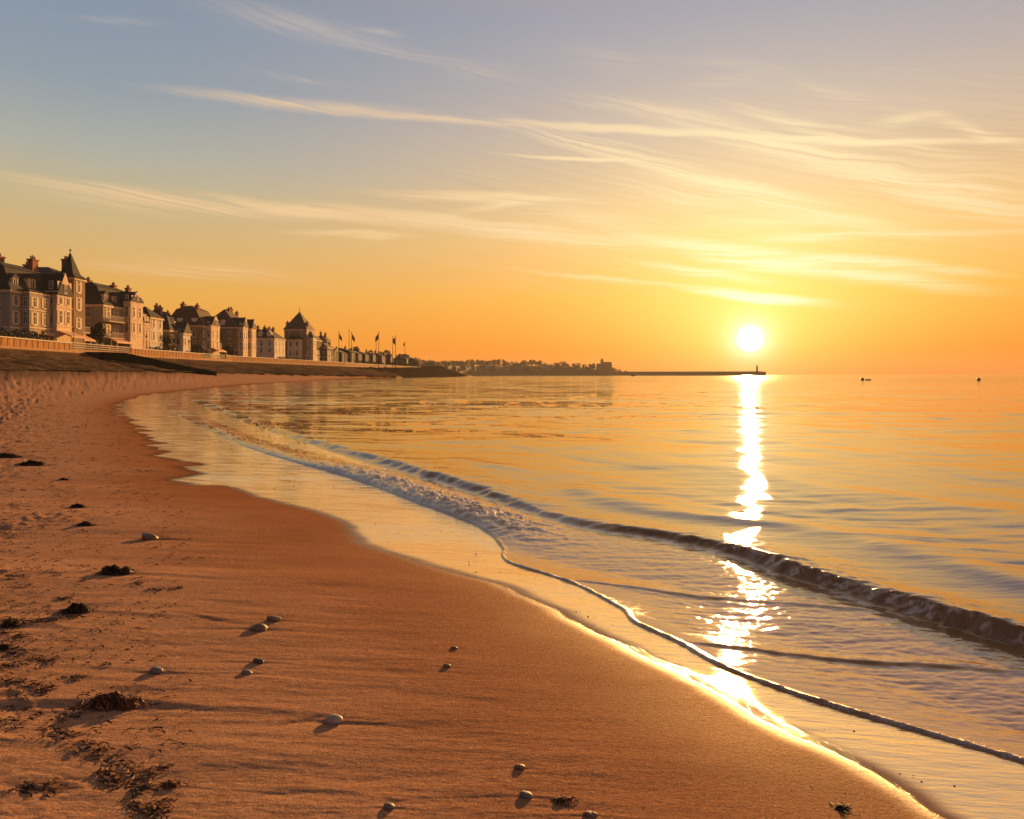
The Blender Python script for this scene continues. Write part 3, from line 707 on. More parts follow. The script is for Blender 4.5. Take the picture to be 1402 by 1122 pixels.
def parapet(y0, y1, label, zt=None):
    """sun-struck parapet: panels between ribs under a pale coping"""
    ym = (y0+y1)/2; root = empty('parapet', (float(wallx(ym)), ym, PZ), label, 'parapet', 'lengths of parapet along the promenade')
    top = lambda y_: float(np.interp(y_, [60, 130, 200, 315, 520], [7.02, 7.0, 7.0, 7.0, 7.0]))
    pan = MB(); cop = MB()
    ys = along(y0, y1, 4.0)
    for a, b_ in zip(ys[:-1], ys[1:]):
        xa, xb = float(wallx(a)), float(wallx(b_)); za, zb_ = top(a), top(b_)
        for (mb, o0, o1, h0, h1) in ((pan, -.15, .12, -1.75, -.16), (cop, -.30, .28, -.157, 0)):
            mb.add([(xa+o0,a,za+h0),(xa+o1,a,za+h0),(xb+o1,b_,zb_+h0),(xb+o0,b_,zb_+h0),(xa+o0,a,za+h1),(xa+o1,a,za+h1),(xb+o1,b_,zb_+h1),(xb+o0,b_,zb_+h1)],
                   [(0,3,2,1),(4,5,6,7),(0,1,5,4),(1,2,6,5),(2,3,7,6),(3,0,4,7)])
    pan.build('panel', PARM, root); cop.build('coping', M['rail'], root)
    return root
def railing(y0, y1, label, dx=0.0):
    ym = (y0+y1)/2; root = empty('railing', (float(wallx(ym))+dx, ym, PZ), label, 'railing', 'railings at the gaps in the parapet')
    a = MB(); b_ = MB()
    for y_ in along(y0, y1, .55): x_ = float(wallx(y_))+dx; a.tube([(x_,y_,PZ-.2),(x_,y_,PZ+.98)], .05, 6)
    for h in (.25, .62, 1.0):
        ys = along(y0, y1, 3.0); b_.tube([(float(wallx(y_))+dx, y_, PZ+h) for y_ in ys], .055 if h < 1 else .08, 6)
    a.build('baluster', M['rail'], root); b_.build('rail', M['rail'], root); return root
XF = lambda y_: float(wallx(y_)) - 7.0
_yy = np.linspace(85, 540, 4000); _pp = CX + F*(np.array([XF(q) for q in _yy]))/_yy
def yf(px): return float(np.interp(px, _pp, _yy))
_pw = CX + F*(np.array([float(wallx(q)) for q in _yy]))/_yy
def yw(px): return float(np.interp(px, _pw, _yy))
parapet(62, yw(96), 'long sunlit parapet in front of the turreted villa')
railing(yw(97), yw(157), 'white railing above the dark slipway')
parapet(yw(178), yw(277), 'sunlit parapet between the slipway and the second gap')
railing(yw(158), yw(177), 'short grey railing just beyond the slipway')
railing(yw(278), yw(308), 'grey railing below the two brown gabled villas')
parapet(yw(309), yw(470), 'far sunlit parapet running on to the flagpoles')
parapet(yw(471), 520, 'last low parapet above the dark rocks', )

# slipway: a solid ramp running down along the wall, dark side towards the beach
ys0, ys1 = yw(116), yw(121)+19
sl = MB(); x0 = float(wallx(126))
pr = [(ys0, 5.6), (ys0+3.5, 5.55), (ys0+9, 4.5), (ys1-4, 3.1), (ys1+1, 2.3)]
for (a, za), (b_, zb_) in zip(pr[:-1], pr[1:]):
    xa = x0 + 3.4 + (a-ys0)*.50; xb = x0 + 3.4 + (b_-ys0)*.50
    sl.add([(xa-5.5,a,0.6),(xa,a,0.6),(xb,b_,0.6),(xb-5.5,b_,0.6),(xa-5.5,a,za),(xa,a,za),(xb,b_,zb_),(xb-5.5,b_,zb_)], [(0,3,2,1),(4,5,6,7),(0,1,5,4),(1,2,6,5),(2,3,7,6),(3,0,4,7)])
tag(sl.build('slipway', M['slip'], at=(x0+4, (ys0+ys1)/2, 1.5)), 'dark concrete slipway running down from the railing to the sand', 'slipway')

# ------------------------------------------------------------------ villas
def win_proto():
    fr = MB(); t_ = .10
    for (a, b_, c_, d_) in ((-.5,-.5+t_,0,1),(.5-t_,.5,0,1),(-.5+t_,.5-t_,0,.06),(-.5+t_,.5-t_,.94,1),(-.04,.04,.06,.94),(-.5+t_,-.04,.62,.66),(.04,.5-t_,.62,.66)):
        fr.box(-.04, .07, a, b_, c_, d_)
    fr.box(-.04, .12, -.58, .58, -.05, -.001)
    f = fr.build('window', M['frame'])
    s_ = [MB().box(.005, .05, q, q+.46, .02, .98).build('shutter', M['shutter'], f) for q in (-.98, .52)]
    g = MB().add([(.015,-.42,.05),(.015,.42,.05),(.015,.42,.95),(.015,-.42,.95)], [(0,1,2,3)]).build('pane', M['glass'], f)
    return f, s_, g
_wf, _ws, _wg = win_proto()
_proto = [_wf, *_ws, _wg]
def window(root, x, y, z, w_=1.1, h_=2.0, face='x', shut=True):
    f = _wf.copy(); COL.objects.link(f); f.parent = root
    f.location = Vector((x, y, z)) - root.location
    f.scale = (1, w_, h_)
    if face == '-y': f.rotation_euler = (0, 0, R(-90))
    for c_ in (_wg, *_ws) if shut else (_wg,):
        k = c_.copy(); COL.objects.link(k); k.parent = f
    return f
def roof_mesh(kind, x0, x1, y0, y1, ze, zt, inset=1.6, ov=.35):
    r = MB(); b_ = (x0-ov, x1+ov, y0-ov, y1+ov)
    if kind == 'mansard':
        r.frustum(b_, (x0+inset, x1-inset, y0+inset*.6, y1-inset*.6), ze, lerp(ze, zt, .78))
        r.frustum((x0+inset-.15, x1-inset+.15, y0+inset*.6-.15, y1-inset*.6+.15), (x0+inset+2.2, x1-inset-2.2, y0+inset+1.4, y1-inset-1.4), lerp(ze, zt, .782), zt)
    elif kind == 'hip':
        cx = (x0+x1)/2; dx = (x1-x0)/2
        if (y1-y0) >= (x1-x0): r.frustum(b_, (cx-.05, cx+.05, y0+dx*.8, y1-dx*.8), ze, zt)
        else:
            cy = (y0+y1)/2; dy = (y1-y0)/2; r.frustum(b_, (x0+dy*.8, x1-dy*.8, cy-.05, cy+.05), ze, zt)
    elif kind == 'gabley':                                       # ridge along the street
        cx = (x0+x1)/2; r.frustum(b_, (cx-.05, cx+.05, y0-ov, y1+ov), ze, zt)
    elif kind == 'gablex':                                       # gable towards the sea
        cy = (y0+y1)/2; r.frustum(b_, (x0-ov, x1+ov*.6, cy-.05, cy+.05), ze, zt)
    elif kind == 'pyramid':
        cx = (x0+x1)/2; cy = (y0+y1)/2; r.frustum(b_, (cx-.06, cx+.06, cy-.06, cy+.06), ze, zt)
    elif kind == 'bell':                                         # steep spire with flared foot
        cx = (x0+x1)/2; cy = (y0+y1)/2; hw = (x1-x0)/2
        r.frustum(b_, (cx-hw*.78, cx+hw*.78, cy-hw*.78, cy+hw*.78), ze, lerp(ze, zt, .16))
        r.frustum((cx-hw*.78, cx+hw*.78, cy-hw*.78, cy+hw*.78), (cx-.05, cx+.05, cy-.05, cy+.05), lerp(ze, zt, .16), zt)
    return r
def chimney(roof_o, x, y, z0, z1, w_=.9, l_=1.4, m_='brick'):
    c_ = MB().box(x-w_/2, x+w_/2, y-l_/2, y+l_/2, z0, z1-.25).box(x-w_/2-.12, x+w_/2+.12, y-l_/2-.12, y+l_/2+.12, z1-.25, z1)
    for k in range(3):
        yy = y - l_/2 + l_*(k+.5)/3; c_.tube([(x, yy, z1), (x, yy, z1+.55+.15*(k % 2))], [.15, .11], 7)
    return c_.build('chimney', M[m_], roof_o)
def dormer(root, x, y, z, w_=1.5, h_=2.2, depth=2.4, m_='trim'):
    d = MB().box(x-depth, x, y-w_/2, y+w_/2, z, z+h_*.72)
    d.add([(x+.12,y-w_/2-.15,z+h_*.72),(x+.12,y+w_/2+.15,z+h_*.72),(x+.12,y,z+h_),(x-depth,y-w_/2-.15,z+h_*.72),(x-depth,y+w_/2+.15,z+h_*.72),(x-depth,y,z+h_)], [(0,1,2),(3,5,4),(0,2,5,3),(1,4,5,2),(0,3,4,1)], 1)
    o = d.build('dormer', [M[m_], M['slate']], root)
    MB().add([(x+.02,y-w_*.3,z+.25),(x+.02,y+w_*.3,z+.25),(x+.02,y+w_*.3,z+h_*.66),(x+.02,y-w_*.3,z+h_*.66)], [(0,1,2,3)]).build('pane', M['glass'], o)
    fr = MB()
    for (a, b_, c_, e_) in ((-.36,-.3,.2,h_*.7),(.3,.36,.2,h_*.7),(-.02,.02,.25,h_*.66),(-.36,.36,.12,.25)): fr.box(x, x+.10, y+a*w_, y+b_*w_, z+c_, z+e_)
    fr.build('frame', M['frame'], o)
    return o
def house(label, x0, x1, y0, y1, ze, zt, kind, wall='grey', roofm='slate', cat='house', rows=(), sx=(), side=(), shut=True, zb=PZ-.3, belt=True, **kw):
    root = empty('seafront_house' if cat != 'villa' else 'seafront_villa', ((x0+x1)/2, (y0+y1)/2, zb), label, cat, 'houses along the promenade')
    MB().box(x0, x1, y0, y1, zb, ze).build('wall', M[wall], root)
    if belt:
        MB().box(x0-.25, x1+.25, y0-.25, y1+.25, ze-.45, ze-.004).build('cornice', M['trim'], root)
        MB().box(x0, x1+.09, y0-.09, y1, zb+3.4, zb+3.7).build('string_course', M['trim'], root)
    rf = roof_mesh(kind, x0, x1, y0, y1, ze, zt, **kw).build('roof', M[roofm], root)
    if kind in ('gabley', 'gablex'):
        g = MB()
        if kind == 'gablex':
            for xx in (x0+.01, x1-.01): g.add([(xx,y0,ze),(xx,y1,ze),(xx,(y0+y1)/2,zt-.3)], [(0,1,2)])
        else:
            for yy in (y0+.01, y1-.01): g.add([(x0,yy,ze),(x1,yy,ze),((x0+x1)/2,yy,zt-.3)], [(0,1,2)])
        g.build('gable', M[wall], root)
    for z_, h_ in rows:
        for y_ in sx: window(root, x1, y_, z_, .95, h_, 'x', shut)
        for x_ in side: window(root, x_, y0, z_, .95, h_, '-y', False)
    return root, rf
def bay(root, x0, x1, y0, y1, z0, z1, m_='trim', top='flat', zt=None, rows=(), ny=2, ret=True, rm='slate'):
    MB().box(x0, x1, y0, y1, z0, z1).build('bay', M[m_], root)
    for z_ in [z1-.35] + [r_[0]-.55 for r_ in rows]: MB().box(x0, x1+.10, y0-.10, y1+.10, z_, z_+.22).build('string_course', M['trim'], root)
    if top == 'gablex':
        roof_mesh('gablex', x0-3, x1, y0, y1, z1, zt, ov=.25).build('bay_roof', M[rm], root)
        MB().add([(x1+.2,y0,z1),(x1+.2,y1,z1),(x1+.2,(y0+y1)/2,zt+.12),(x1-.2,y0,z1),(x1-.2,y1,z1),(x1-.2,(y0+y1)/2,zt+.12)], [(0,1,2),(3,5,4),(0,2,5,3),(1,4,5,2),(0,3,4,1)]).build('gable', M[m_], root)
        window(root, x1+.2, (y0+y1)/2, z1+.35, .75, min(1.5, (zt-z1)*.5), 'x', False)
    elif top == 'hip': roof_mesh('pyramid', x0-1.5, x1, y0, y1, z1, zt, ov=.25).build('bay_roof', M[rm], root)
    else: roof_mesh('hip', x0, x1, y0, y1, z1, z1+.4, ov=.2).build('bay_roof', M[rm], root)
    for z_, h_ in rows:
        for k in range(ny):
            y_ = y0 + (y1-y0)*(k+.5)/ny; window(root, x1, y_, z_, min(.95, (y1-y0)/ny*.55), h_, 'x', (y1-y0)/ny > 1.7)
        if ret: window(root, (x0+x1)/2, y0, z_, .7, h_, '-y', False)
def balcony(root, x, y0, y1, z, dpt=1.1):
    b_ = MB().box(x, x+dpt, y0, y1, z-.18, z)
    o = b_.build('balcony', M['trim'], root)
    r = MB().tube([(x+dpt-.06,y0,z+1.0),(x+dpt-.06,y1,z+1.0)], .05, 6)
    for y_ in along(y0, y1, .35): r.box(x+dpt-.09, x+dpt-.03, y_-.03, y_+.03, z, z+1.0)
    r.build('railing', M['rail'], o)
def awning(root, x, y0, y1, z, dpt=2.0):
    a = MB().add([(x,y0,z+.9),(x,y1,z+.9),(x+dpt,y1,z),(x+dpt,y0,z),(x,y0,z+.8),(x,y1,z+.8),(x+dpt,y1,z-.3),(x+dpt,y0,z-.3)], [(0,3,2,1),(4,5,6,7),(0,1,5,4),(1,2,6,5),(2,3,7,6),(3,0,4,7)])
    for y_ in (y0+.1, y1-.1): a.box(x+dpt-.14, x+dpt-.02, y_-.06, y_+.06, PZ, z-.2)
    a.build('awning', M['awn'], root)

# --- the big cream villa at the edge of the picture
y0, y1 = yf(20), yf(78); X = XF((y0+y1)/2); ze = Zp(396.6, y0); zt = Zp(366, 127)
r, rf = house('large cream villa with slate mansard roof at the near end of the row', X-13, X, y0, y1, ze, zt, 'mansard', 'grey', cat='villa', rows=((Zp(443, y0), 2.1), (Zp(418, y0), 1.7)), sx=(y0+1.4,), side=(X-2, X-5.5, X-9))
ya, yb = yf(33), yf(57)
bay(r, X, X+1.3, ya, yb, PZ-.2, ze+.1, 'grey', 'flat', rows=((Zp(443, y0), 2.2), (Zp(418, y0), 1.7)), ny=2)
bay(r, X, X+2.0, yf(60), y1, PZ-.2, ze+.2, 'trim', 'gablex', Zp(374, 128), rows=((Zp(443, 127), 2.3), (Zp(417, 127), 1.9), (Zp(396, 127), 1.4)), ny=2)
dormer(r, X-.2, y0+1.5, ze+.15, 1.6, 2.6); dormer(r, X-.1, (ya+yb)/2, ze+.3, 2.0, 2.9)
chimney(rf, X-6, y0+1.6, zt-2, Zp(357, 124)); chimney(rf, X-5, yf(40), zt-2, Zp(356, 126), 1.0, 2.0); chimney(rf, X-3, yf(66), zt-3, Zp(358, 130), .9, 1.5)
awning(r, X, yf(38), yf(58), PZ+2.6); awning(r, X+2.0, yf(61), y1, PZ+2.4, 2.4)
# --- turreted villa
y0, y1 = yf(79.5), yf(117); X = XF((y0+y1)/2) - .5; ze = Zp(379, 136); zt = Zp(368, 138)
r, rf = house('tall turreted villa with a steep pointed tower roof', X-11, X, y0, y1, ze, zt, 'hip', 'brown', cat='villa', rows=((Zp(450, 138), 2.0), (Zp(425, 138), 2.3), (Zp(402, 138), 2.5)), sx=(y1-1.6, y1-3.8))
ty = 134.2; tx1 = -1.0*(CX-101)*ty/F; 
tw = MB().box(tx1-3.1, tx1, ty, ty+3.1, PZ-.3, Zp(380, ty)).build('tower', M['brown'], r)
MB().box(tx1-3.35, tx1+.25, ty-.25, ty+3.35, Zp(383, ty), Zp(380, ty)-.003).build('cornice', M['trim'], tw)
sp = roof_mesh('bell', tx1-3.1, tx1, ty, ty+3.1, Zp(380, ty), Zp(346, ty+1.5), ov=.55).build('tower_roof', M['slate'], r)
MB().tube([(tx1-1.55, ty+1.55, Zp(347, ty+1.5)), (tx1-1.55, ty+1.55, Zp(338, ty+1.5))], [.10, .03], 6).ball((tx1-1.55, ty+1.55, Zp(343, ty+1.5)), .2, n=6, m_=4).build('finial', M['iron'], sp)
for py_, h_ in ((450, 2.0), (425, 2.4), (401, 2.4)): window(r, tx1, ty+1.55, Zp(py_, ty+1), .9, h_); 
for py_ in (425, 400): window(r, tx1-1.2, ty, Zp(py_, ty), .7, 1.8, '-y', False)
chimney(rf, X-2.2, yf(109), zt-2.5, Zp(357, 140), 1.0, 1.4); chimney(rf, X-7, yf(95), zt-2, Zp(364, 136), .9, 1.2)
balcony(r, X, y1-5, y1-.4, PZ+3.7, 1.2); awning(r, X, yf(104), y1, PZ+2.3)
# --- grey villa with bays
y0, y1 = yf(145), yf(186); X = XF((y0+y1)/2); ze = Zp(417, y0); zt = Zp(387, y0+4)
r, rf = house('grey stone villa with tall side wall and balconies', X-12, X, y0, y1, ze, zt, 'mansard', 'grey', cat='villa', rows=((Zp(459, y0), 2.3), (Zp(435, y0), 2.2)), sx=(y0+2, y0+5), side=(X-3, X-7), inset=1.9)
bay(r, X, X+1.6, yf(168), yf(183), PZ-.2, Zp(414, 160), 'trim', 'gablex', Zp(400, 160), rows=((Zp(457, 160), 2.4), (Zp(436, 160), 2.4), (Zp(416, 160), 1.6)), ny=2)
balcony(r, X, y0+.4, yf(166), Zp(439, y0)); balcony(r, X, y0+.4, yf(166), PZ+3.3)
for k in (1.6, 4.8): dormer(r, X-.3, y0+k, ze+.2, 1.7, 2.7)
for px_, py_, dx in ((137, 382, -8), (148, 383, -5), (165, 390, -3), (177, 394, -2)): chimney(rf, X+dx, yf(px_+8), zt-3, Zp(py_, yf(px_+5)), .8, 1.1)
awning(r, X, yf(150), yf(168), PZ+2.5)
# --- slimmer houses beyond it
y0, y1 = yf(188), yf(204); X = XF((y0+y1)/2) - 1; ze = Zp(428, y0); zt = Zp(412, y0+3)
r, rf = house('narrow house with steep slate roof beside the grey villa', X-10, X, y0, y1, ze, zt, 'gabley', 'brown', rows=((Zp(462, y0), 2.2), (Zp(444, y0), 2.2)), sx=(y0+1.6, y0+4.4), side=(X-2.5,))
bay(r, X, X+1.2, y0+2.6, y1-.5, PZ-.2, ze-2, 'pink', 'hip', ze, rows=((Zp(462, y0), 2.0), (Zp(444, y0), 2.0)), ny=1)
chimney(rf, X-4, y1-1, ze+1, Zp(408, y1), .9, 1.2)
y0, y1 = yf(206), yf(222); X = XF((y0+y1)/2); ze = Zp(434, y0); zt = Zp(420, y0+3)
r, rf = house('pale rendered house with short slate roof and white bay', X-8, X, y0, y1, ze, zt, 'hip', 'white', rows=((Zp(466, y0), 2.2), (Zp(449, y0), 2.2)), sx=(y0+1.8, y0+5), side=(X-2, X-5))
chimney(rf, X-4, y0+2, zt-1.5, Zp(415, y0)); 
y0, y1 = yf(238), yf(247); X = XF((y0+y1)/2) - 1; ze = Zp(452, y0); zt = Zp(431, y0+2)
r, rf = house('low dark house with broad roof between pale house and white cottage', X-12, X, y0, y1, ze, zt, 'hip', 'brown', 'slate', rows=((Zp(468, y0), 2.0),), sx=(y0+1.6,), side=(X-3, X-7))
chimney(rf, X-8, y0+2, ze+1, Zp(428, y0), .8, 1.1); chimney(rf, X-3, y0+3, ze+1, Zp(432, y0), .8, 1.1)
y0, y1 = yf(249), yf(258); X = XF((y0+y1)/2) + .4; ze = Zp(456, y0); zt = Zp(442, y0+2)
r, rf = house('small white cottage with ornate gable facing the sea', X-4.2, X, y0, y1, ze, zt, 'gablex', 'white', rows=((Zp(473, y0), 1.9), (Zp(459, y0), 1.6)), sx=(y0+1.2, y0+3.2), side=(X-1.2, X-3))
chimney(rf, X-3, y0+1, ze+.5, Zp(440, y0), .7, .9, 'trim')
# --- two big brown gabled villas
y0, y1 = yf(277), yf(300); X = XF((y0+y1)/2); ze = Zp(446, y0); zt = Zp(419, y0+4)
r, rf = house('big brown villa with flat topped roof and sunlit sea gable', X-10, X, y0, y1, ze, zt, 'mansard', 'brown', 'tile', cat='villa', rows=((Zp(478, y0), 2.3), (Zp(462, y0), 2.3)), sx=(y0+1.5, y1-1.5), side=(X-2.2, X-5, X-8), inset=2.2)
bay(r, X, X+1.4, y0+2.6, y1-2.5, PZ-.2, ze+.4, 'trim', 'gablex', Zp(431, y0), rows=((Zp(478, y0), 2.4), (Zp(463, y0), 2.4), (Zp(447, y0), 1.6)), ny=2)
chimney(rf, X-6.5, y0+3, zt-2, Zp(415, y0), .9, 1.6); chimney(rf, X-2.6, y0+3, zt-2.5, Zp(417, y0), .8, 1.1)
for dx in (2.2, 6.2): o = MB().box(X-dx-.8, X-dx+.8, y0+.15, y0+2, ze+.3, ze+2.1).box(X-dx-.5, X-dx+.5, y0+.05, y0+.149, ze+.6, ze+1.8).build('dormer', M['frame'], r)
balcony(r, X, y1-2.4, y1-.2, PZ+3.7); awning(r, X+1.4, y0+2.6, y1-2.6, PZ+2.4)
y0, y1 = yf(323), yf(347); X = XF((y0+y1)/2); ze = Zp(448, y0); zt = Zp(424, y0+5)
r, rf = house('long brown villa with hipped roof beyond the flat topped one', X-11, X, y0, y1, ze, zt, 'hip', 'brown', 'tile', cat='villa', rows=((Zp(480, y0), 2.3), (Zp(464, y0), 2.3)), sx=(y0+1.5, y0+5.5, y0+9.5), side=(X-2.2, X-7))
bay(r, X, X+1.5, y0+1, y0+5, PZ-.2, ze+.2, 'trim', 'gablex', Zp(434, y0), rows=((Zp(480, y0), 2.4), (Zp(465, y0), 2.4), (Zp(449, y0), 1.6)), ny=2)
bay(r, X, X+1.5, y1-5, y1-1, PZ-.2, ze+.2, 'trim', 'gablex', Zp(437, y0+9), rows=((Zp(480, y1), 2.4), (Zp(465, y1), 2.4)), ny=2)
for dx in (4.5, 6.6): MB().box(X-dx-.6, X-dx+.6, y0+.15, y0+2.2, ze+.4, ze+2.2).box(X-dx-.4, X-dx+.4, y0+.05, y0+.149, ze+.7, ze+1.9).build('dormer', M['frame'], r)
chimney(rf, X-5.2, y0+7, zt-1, Zp(421, y0), .9, 1.4); chimney(rf, X-5.4, y1-4, zt-1, Zp(423, y1-4), .8, 1.2)
# --- long low white house, then the pyramid roofed villa
y0, y1 = yf(374), yf(392); X = XF((y0+y1)/2); ze = Zp(463, y0); zt = Zp(449.5, y0+5)
r, rf = house('long low white house with dark roof before the pyramid roof', X-9, X, y0, y1, ze, zt, 'hip', 'white', rows=((Zp(484, y0), 2.0), (Zp(474, y0), 1.9)), sx=(y0+2, y0+6, y0+10), side=(X-1.6, X-4.5, X-7.4))
for dx in (2.0, 5.0, 7.5): MB().box(X-dx-.7, X-dx+.7, y0+.2, y0+2.2, ze-.2, ze+1.6).add([(X-dx-.9,y0+.1,ze+1.6),(X-dx+.9,y0+.1,ze+1.6),(X-dx,y0+.1,ze+2.6),(X-dx-.9,y0+2.2,ze+1.6),(X-dx+.9,y0+2.2,ze+1.6),(X-dx,y0+2.2,ze+2.6)], [(0,1,2),(3,5,4),(0,2,5,3),(1,4,5,2),(0,3,4,1)]).build('dormer', M['white'], r)
chimney(rf, X-5, y0+5, zt-1, Zp(447, y0), .8, 1.2); chimney(rf, X-3, y0+8, zt-1.5, Zp(448, y0), .8, 1.2)
y0, y1 = yf(418), yf(432); X = XF((y0+y1)/2); ze = Zp(451, y0); zt = Zp(426.5, y0+4)
r, rf = house('brown stone villa under a tall pyramid roof with finial', X-8.6, X, y0, y1, ze, zt, 'pyramid', 'brown', 'tile', cat='villa', rows=((Zp(487, y0), 2.4), (Zp(474, y0), 2.4), (Zp(461, y0), 2.2)), sx=(y0+2, y0+6, y0+10), side=(X-2, X-6.4))
MB().tube([(X-4.3, (y0+y1)/2, zt-.3), (X-4.3, (y0+y1)/2, zt+1.8)], [.14, .04], 6).build('finial', M['iron'], rf)
bay(r, X, X+1.8, y0+3, y0+8, PZ-.2, ze-3, 'trim', 'hip', ze-.5, rows=((Zp(487, y0), 2.4), (Zp(474, y0), 2.4)), ny=2)
for px_ in (398, 407):
    xx = (px_-CX)*(y0-3)/F; MB().box(xx-1.2, xx+1.2, y0-3.2, y0-.001, PZ-.2, Zp(465, y0-3)).build('bay', M['trim'], r)
    roof_mesh('gabley', xx-1.2, xx+1.2, y0-3.2, y0-.3, Zp(465, y0-3), Zp(459, y0-3), ov=.2).build('bay_roof', M['slate'], r)
    for py_ in (487, 475): window(r, xx, y0-3.2, Zp(py_, y0-3), 1.1, 2.1, '-y', False); window(r, xx+1.2, y0-1.7, Zp(py_, y0-3), .8, 2.1, 'x', False)
for dx in (-8.2, -.5): chimney(rf, X+dx, y0+3, ze-.5, Zp(441, y0), .9, 1.4, 'brown')
# --- second row, glimpsed between the villas
for (pa, pb_, dd, pe, pt, wm, rm, kd, lab) in ((203, 214, 190, 431, 424, 'brown', 'slate', 'hip', 'set back house peeping over the pale rendered house'), (300, 325, 262, 441, 430, 'brown', 'tile', 'hip', 'set back brown house filling the gap between the two big villas'), (338, 372, 300, 458, 451, 'grey', 'slate', 'gabley', 'set back grey house behind the long white house'), (432, 446, 330, 466, 459, 'dusky2', 'tile', 'gabley', 'set back house right of the pyramid roof'), (214, 240, 215, 441, 433, 'grey', 'slate', 'gabley', 'set back grey house above the low dark roof')):
    xa_, xb_ = (pa-CX)*dd/F, (pb_-CX)*dd/F
    r, rf = house(lab, xa_, xb_, dd, dd+9, Zp(pe, dd), Zp(pt, dd), kd, wm, rm, rows=((Zp(pe, dd)-3.2, 1.8),), side=(lerp(xa_, xb_, .3), lerp(xa_, xb_, .7)))
    chimney(rf, lerp(xa_, xb_, .35), dd+3, Zp(pe, dd), Zp(pt, dd)+1.3, .8, 1.1); chimney(rf, lerp(xa_, xb_, .8), dd+3, Zp(pe, dd), Zp(pt, dd)+.8, .8, 1.1)
# --- small houses running away towards the flagpoles
SMALL = [(436, 6, 464, 457, 'brown', 'slate', 'brown two storey house next to the pyramid roof'), (448, 8, 474, 467, 'grey', 'tile', 'small sunlit house with tiled roof behind the first flagpole'),
 (459, 9, 480, 475, 'brown', 'slate', 'brown terraced house behind the first flagpole'), (470, 9, 482, 477, 'grey', 'tile', 'grey terraced house between first and second flagpoles'), (481, 9, 481, 476, 'grey', 'slate', 'grey terraced house behind the paired flagpoles'),
 (492, 10, 483, 478, 'grey', 'slate', 'grey terraced house before the tall middle flagpole'), (503, 10, 484, 479, 'brown', 'tile', 'brown terraced house with tiled roof before the middle flagpole'), (514, 10, 484, 480, 'grey', 'slate', 'grey terraced house behind the tall middle flagpole'),
 (525, 10, 486, 481, 'grey', 'slate', 'grey terraced house just beyond the middle flagpole'), (536, 10, 488, 483, 'brown', 'tile', 'brownish terraced house behind the far pair of flagpoles'), (547, 9, 490, 486, 'grey', 'slate', 'last grey terraced house before the dark rocks')]
for (px_, wpx, pe, pt, wm, rm, lab) in SMALL:
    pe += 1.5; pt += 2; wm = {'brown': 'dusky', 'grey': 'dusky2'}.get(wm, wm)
    y0 = yf(px_) if px_ < 540 else yf(540) + (px_-540)*7; X = XF(y0) - rnd.uniform(0, 2); dpx = wpx*2.0/F*y0
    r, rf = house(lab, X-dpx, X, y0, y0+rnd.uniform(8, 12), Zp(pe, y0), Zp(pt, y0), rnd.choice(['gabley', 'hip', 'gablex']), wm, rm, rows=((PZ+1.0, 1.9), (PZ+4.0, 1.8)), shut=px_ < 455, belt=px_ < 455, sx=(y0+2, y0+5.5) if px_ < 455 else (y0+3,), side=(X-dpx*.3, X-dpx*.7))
    chimney(rf, X-dpx*.5, y0+2, Zp(pe, y0), Zp(pt, y0)+1.0, .8, 1.1)
for o in _proto: bpy.data.objects.remove(o)
# ------------------------------------------------------------------ greenery along the promenade
def leaves(mb, c, rad, n, size, flat=1.0):
    for _ in range(n):
        while True:
            q = Vector((rnd.uniform(-1,1), rnd.uniform(-1,1), rnd.uniform(-1,1)))
            if .35 < q.length < 1: break
        p = Vector(c) + Vector((q.x*rad[0], q.y*rad[1], q.z*rad[2]))
        u = Vector((rnd.gauss(0,1), rnd.gauss(0,1), rnd.gauss(0,1)*flat)).normalized(); v = u.orthogonal().normalized()
        v.rotate(__import__('mathutils').Quaternion(u, rnd.uniform(0, 6.28))); w_ = u.cross(v); s_ = size*rnd.uniform(.6, 1.5)
        mb.add([p - v*s_, p + w_*s_*.6, p + v*s_, p - w_*s_*.6], [(0,1,2,3)])
def tree(x, y, z, h, r_, label, m_='leaf', group='trees along the promenade'):
    root = empty('tree', (x, y, z), label, 'tree', group)
    t_ = MB().tube([(x,y,z-.3),(x+.05*h,y,z+h*.35),(x+.02*h,y+.03*h,z+h*.7)], [.06*h*.5, .045*h*.5, .02*h*.5], 7)
    for k in range(5):
        a = k*1.3; t_.tube([(x+.04*h,y,z+h*(.3+.07*k)), (x+r_*.6*math.cos(a), y+r_*.6*math.sin(a), z+h*(.55+.07*k))], [.02*h*.5, .006*h*.5], 5)
    t_.build('trunk', M['bark'], root)
    c_ = MB()
    for k in range(9):
        a = rnd.uniform(0, 6.28); q = rnd.uniform(.1, .7)
        leaves(c_, (x+r_*q*math.cos(a), y+r_*q*math.sin(a), z+h*rnd.uniform(.45, .88)), (r_*.5, r_*.5, h*.16), 90, .045*h)
    c_.build('crown', M[m_], root)
def hedge(x0, x1, y0, y1, z, h, label):
    mb = MB(); nx = max(1, int((x1-x0)/1.0)); ny = max(1, int((y1-y0)/1.2))
    for i in range(nx):
        for j in range(ny): leaves(mb, (lerp(x0,x1,(i+.5)/nx), lerp(y0,y1,(j+.5)/ny), z+h*.5), (.8, .9, h*.5*rnd.uniform(.8,1.25)), 70, .20)
    tag(mb.build('hedge', M['leaf'], at=((x0+x1)/2, (y0+y1)/2, z)), label, 'hedge', 'hedges in front of the houses')
Xh = XF(120)
hedge(Xh+2.6, Xh+4.2, 104, yf(34), PZ, 2.7, 'tall dark hedge in front of the cream villa')
hedge(XF(148)-1, XF(148)+1.2, yf(119), yf(146), PZ, 2.6, 'dark hedge in the gap beside the turreted villa')
hedge(XF(166)+1.5, XF(166)+3, yf(188), yf(206), PZ, 2.0, 'hedge in front of the narrow slate house')
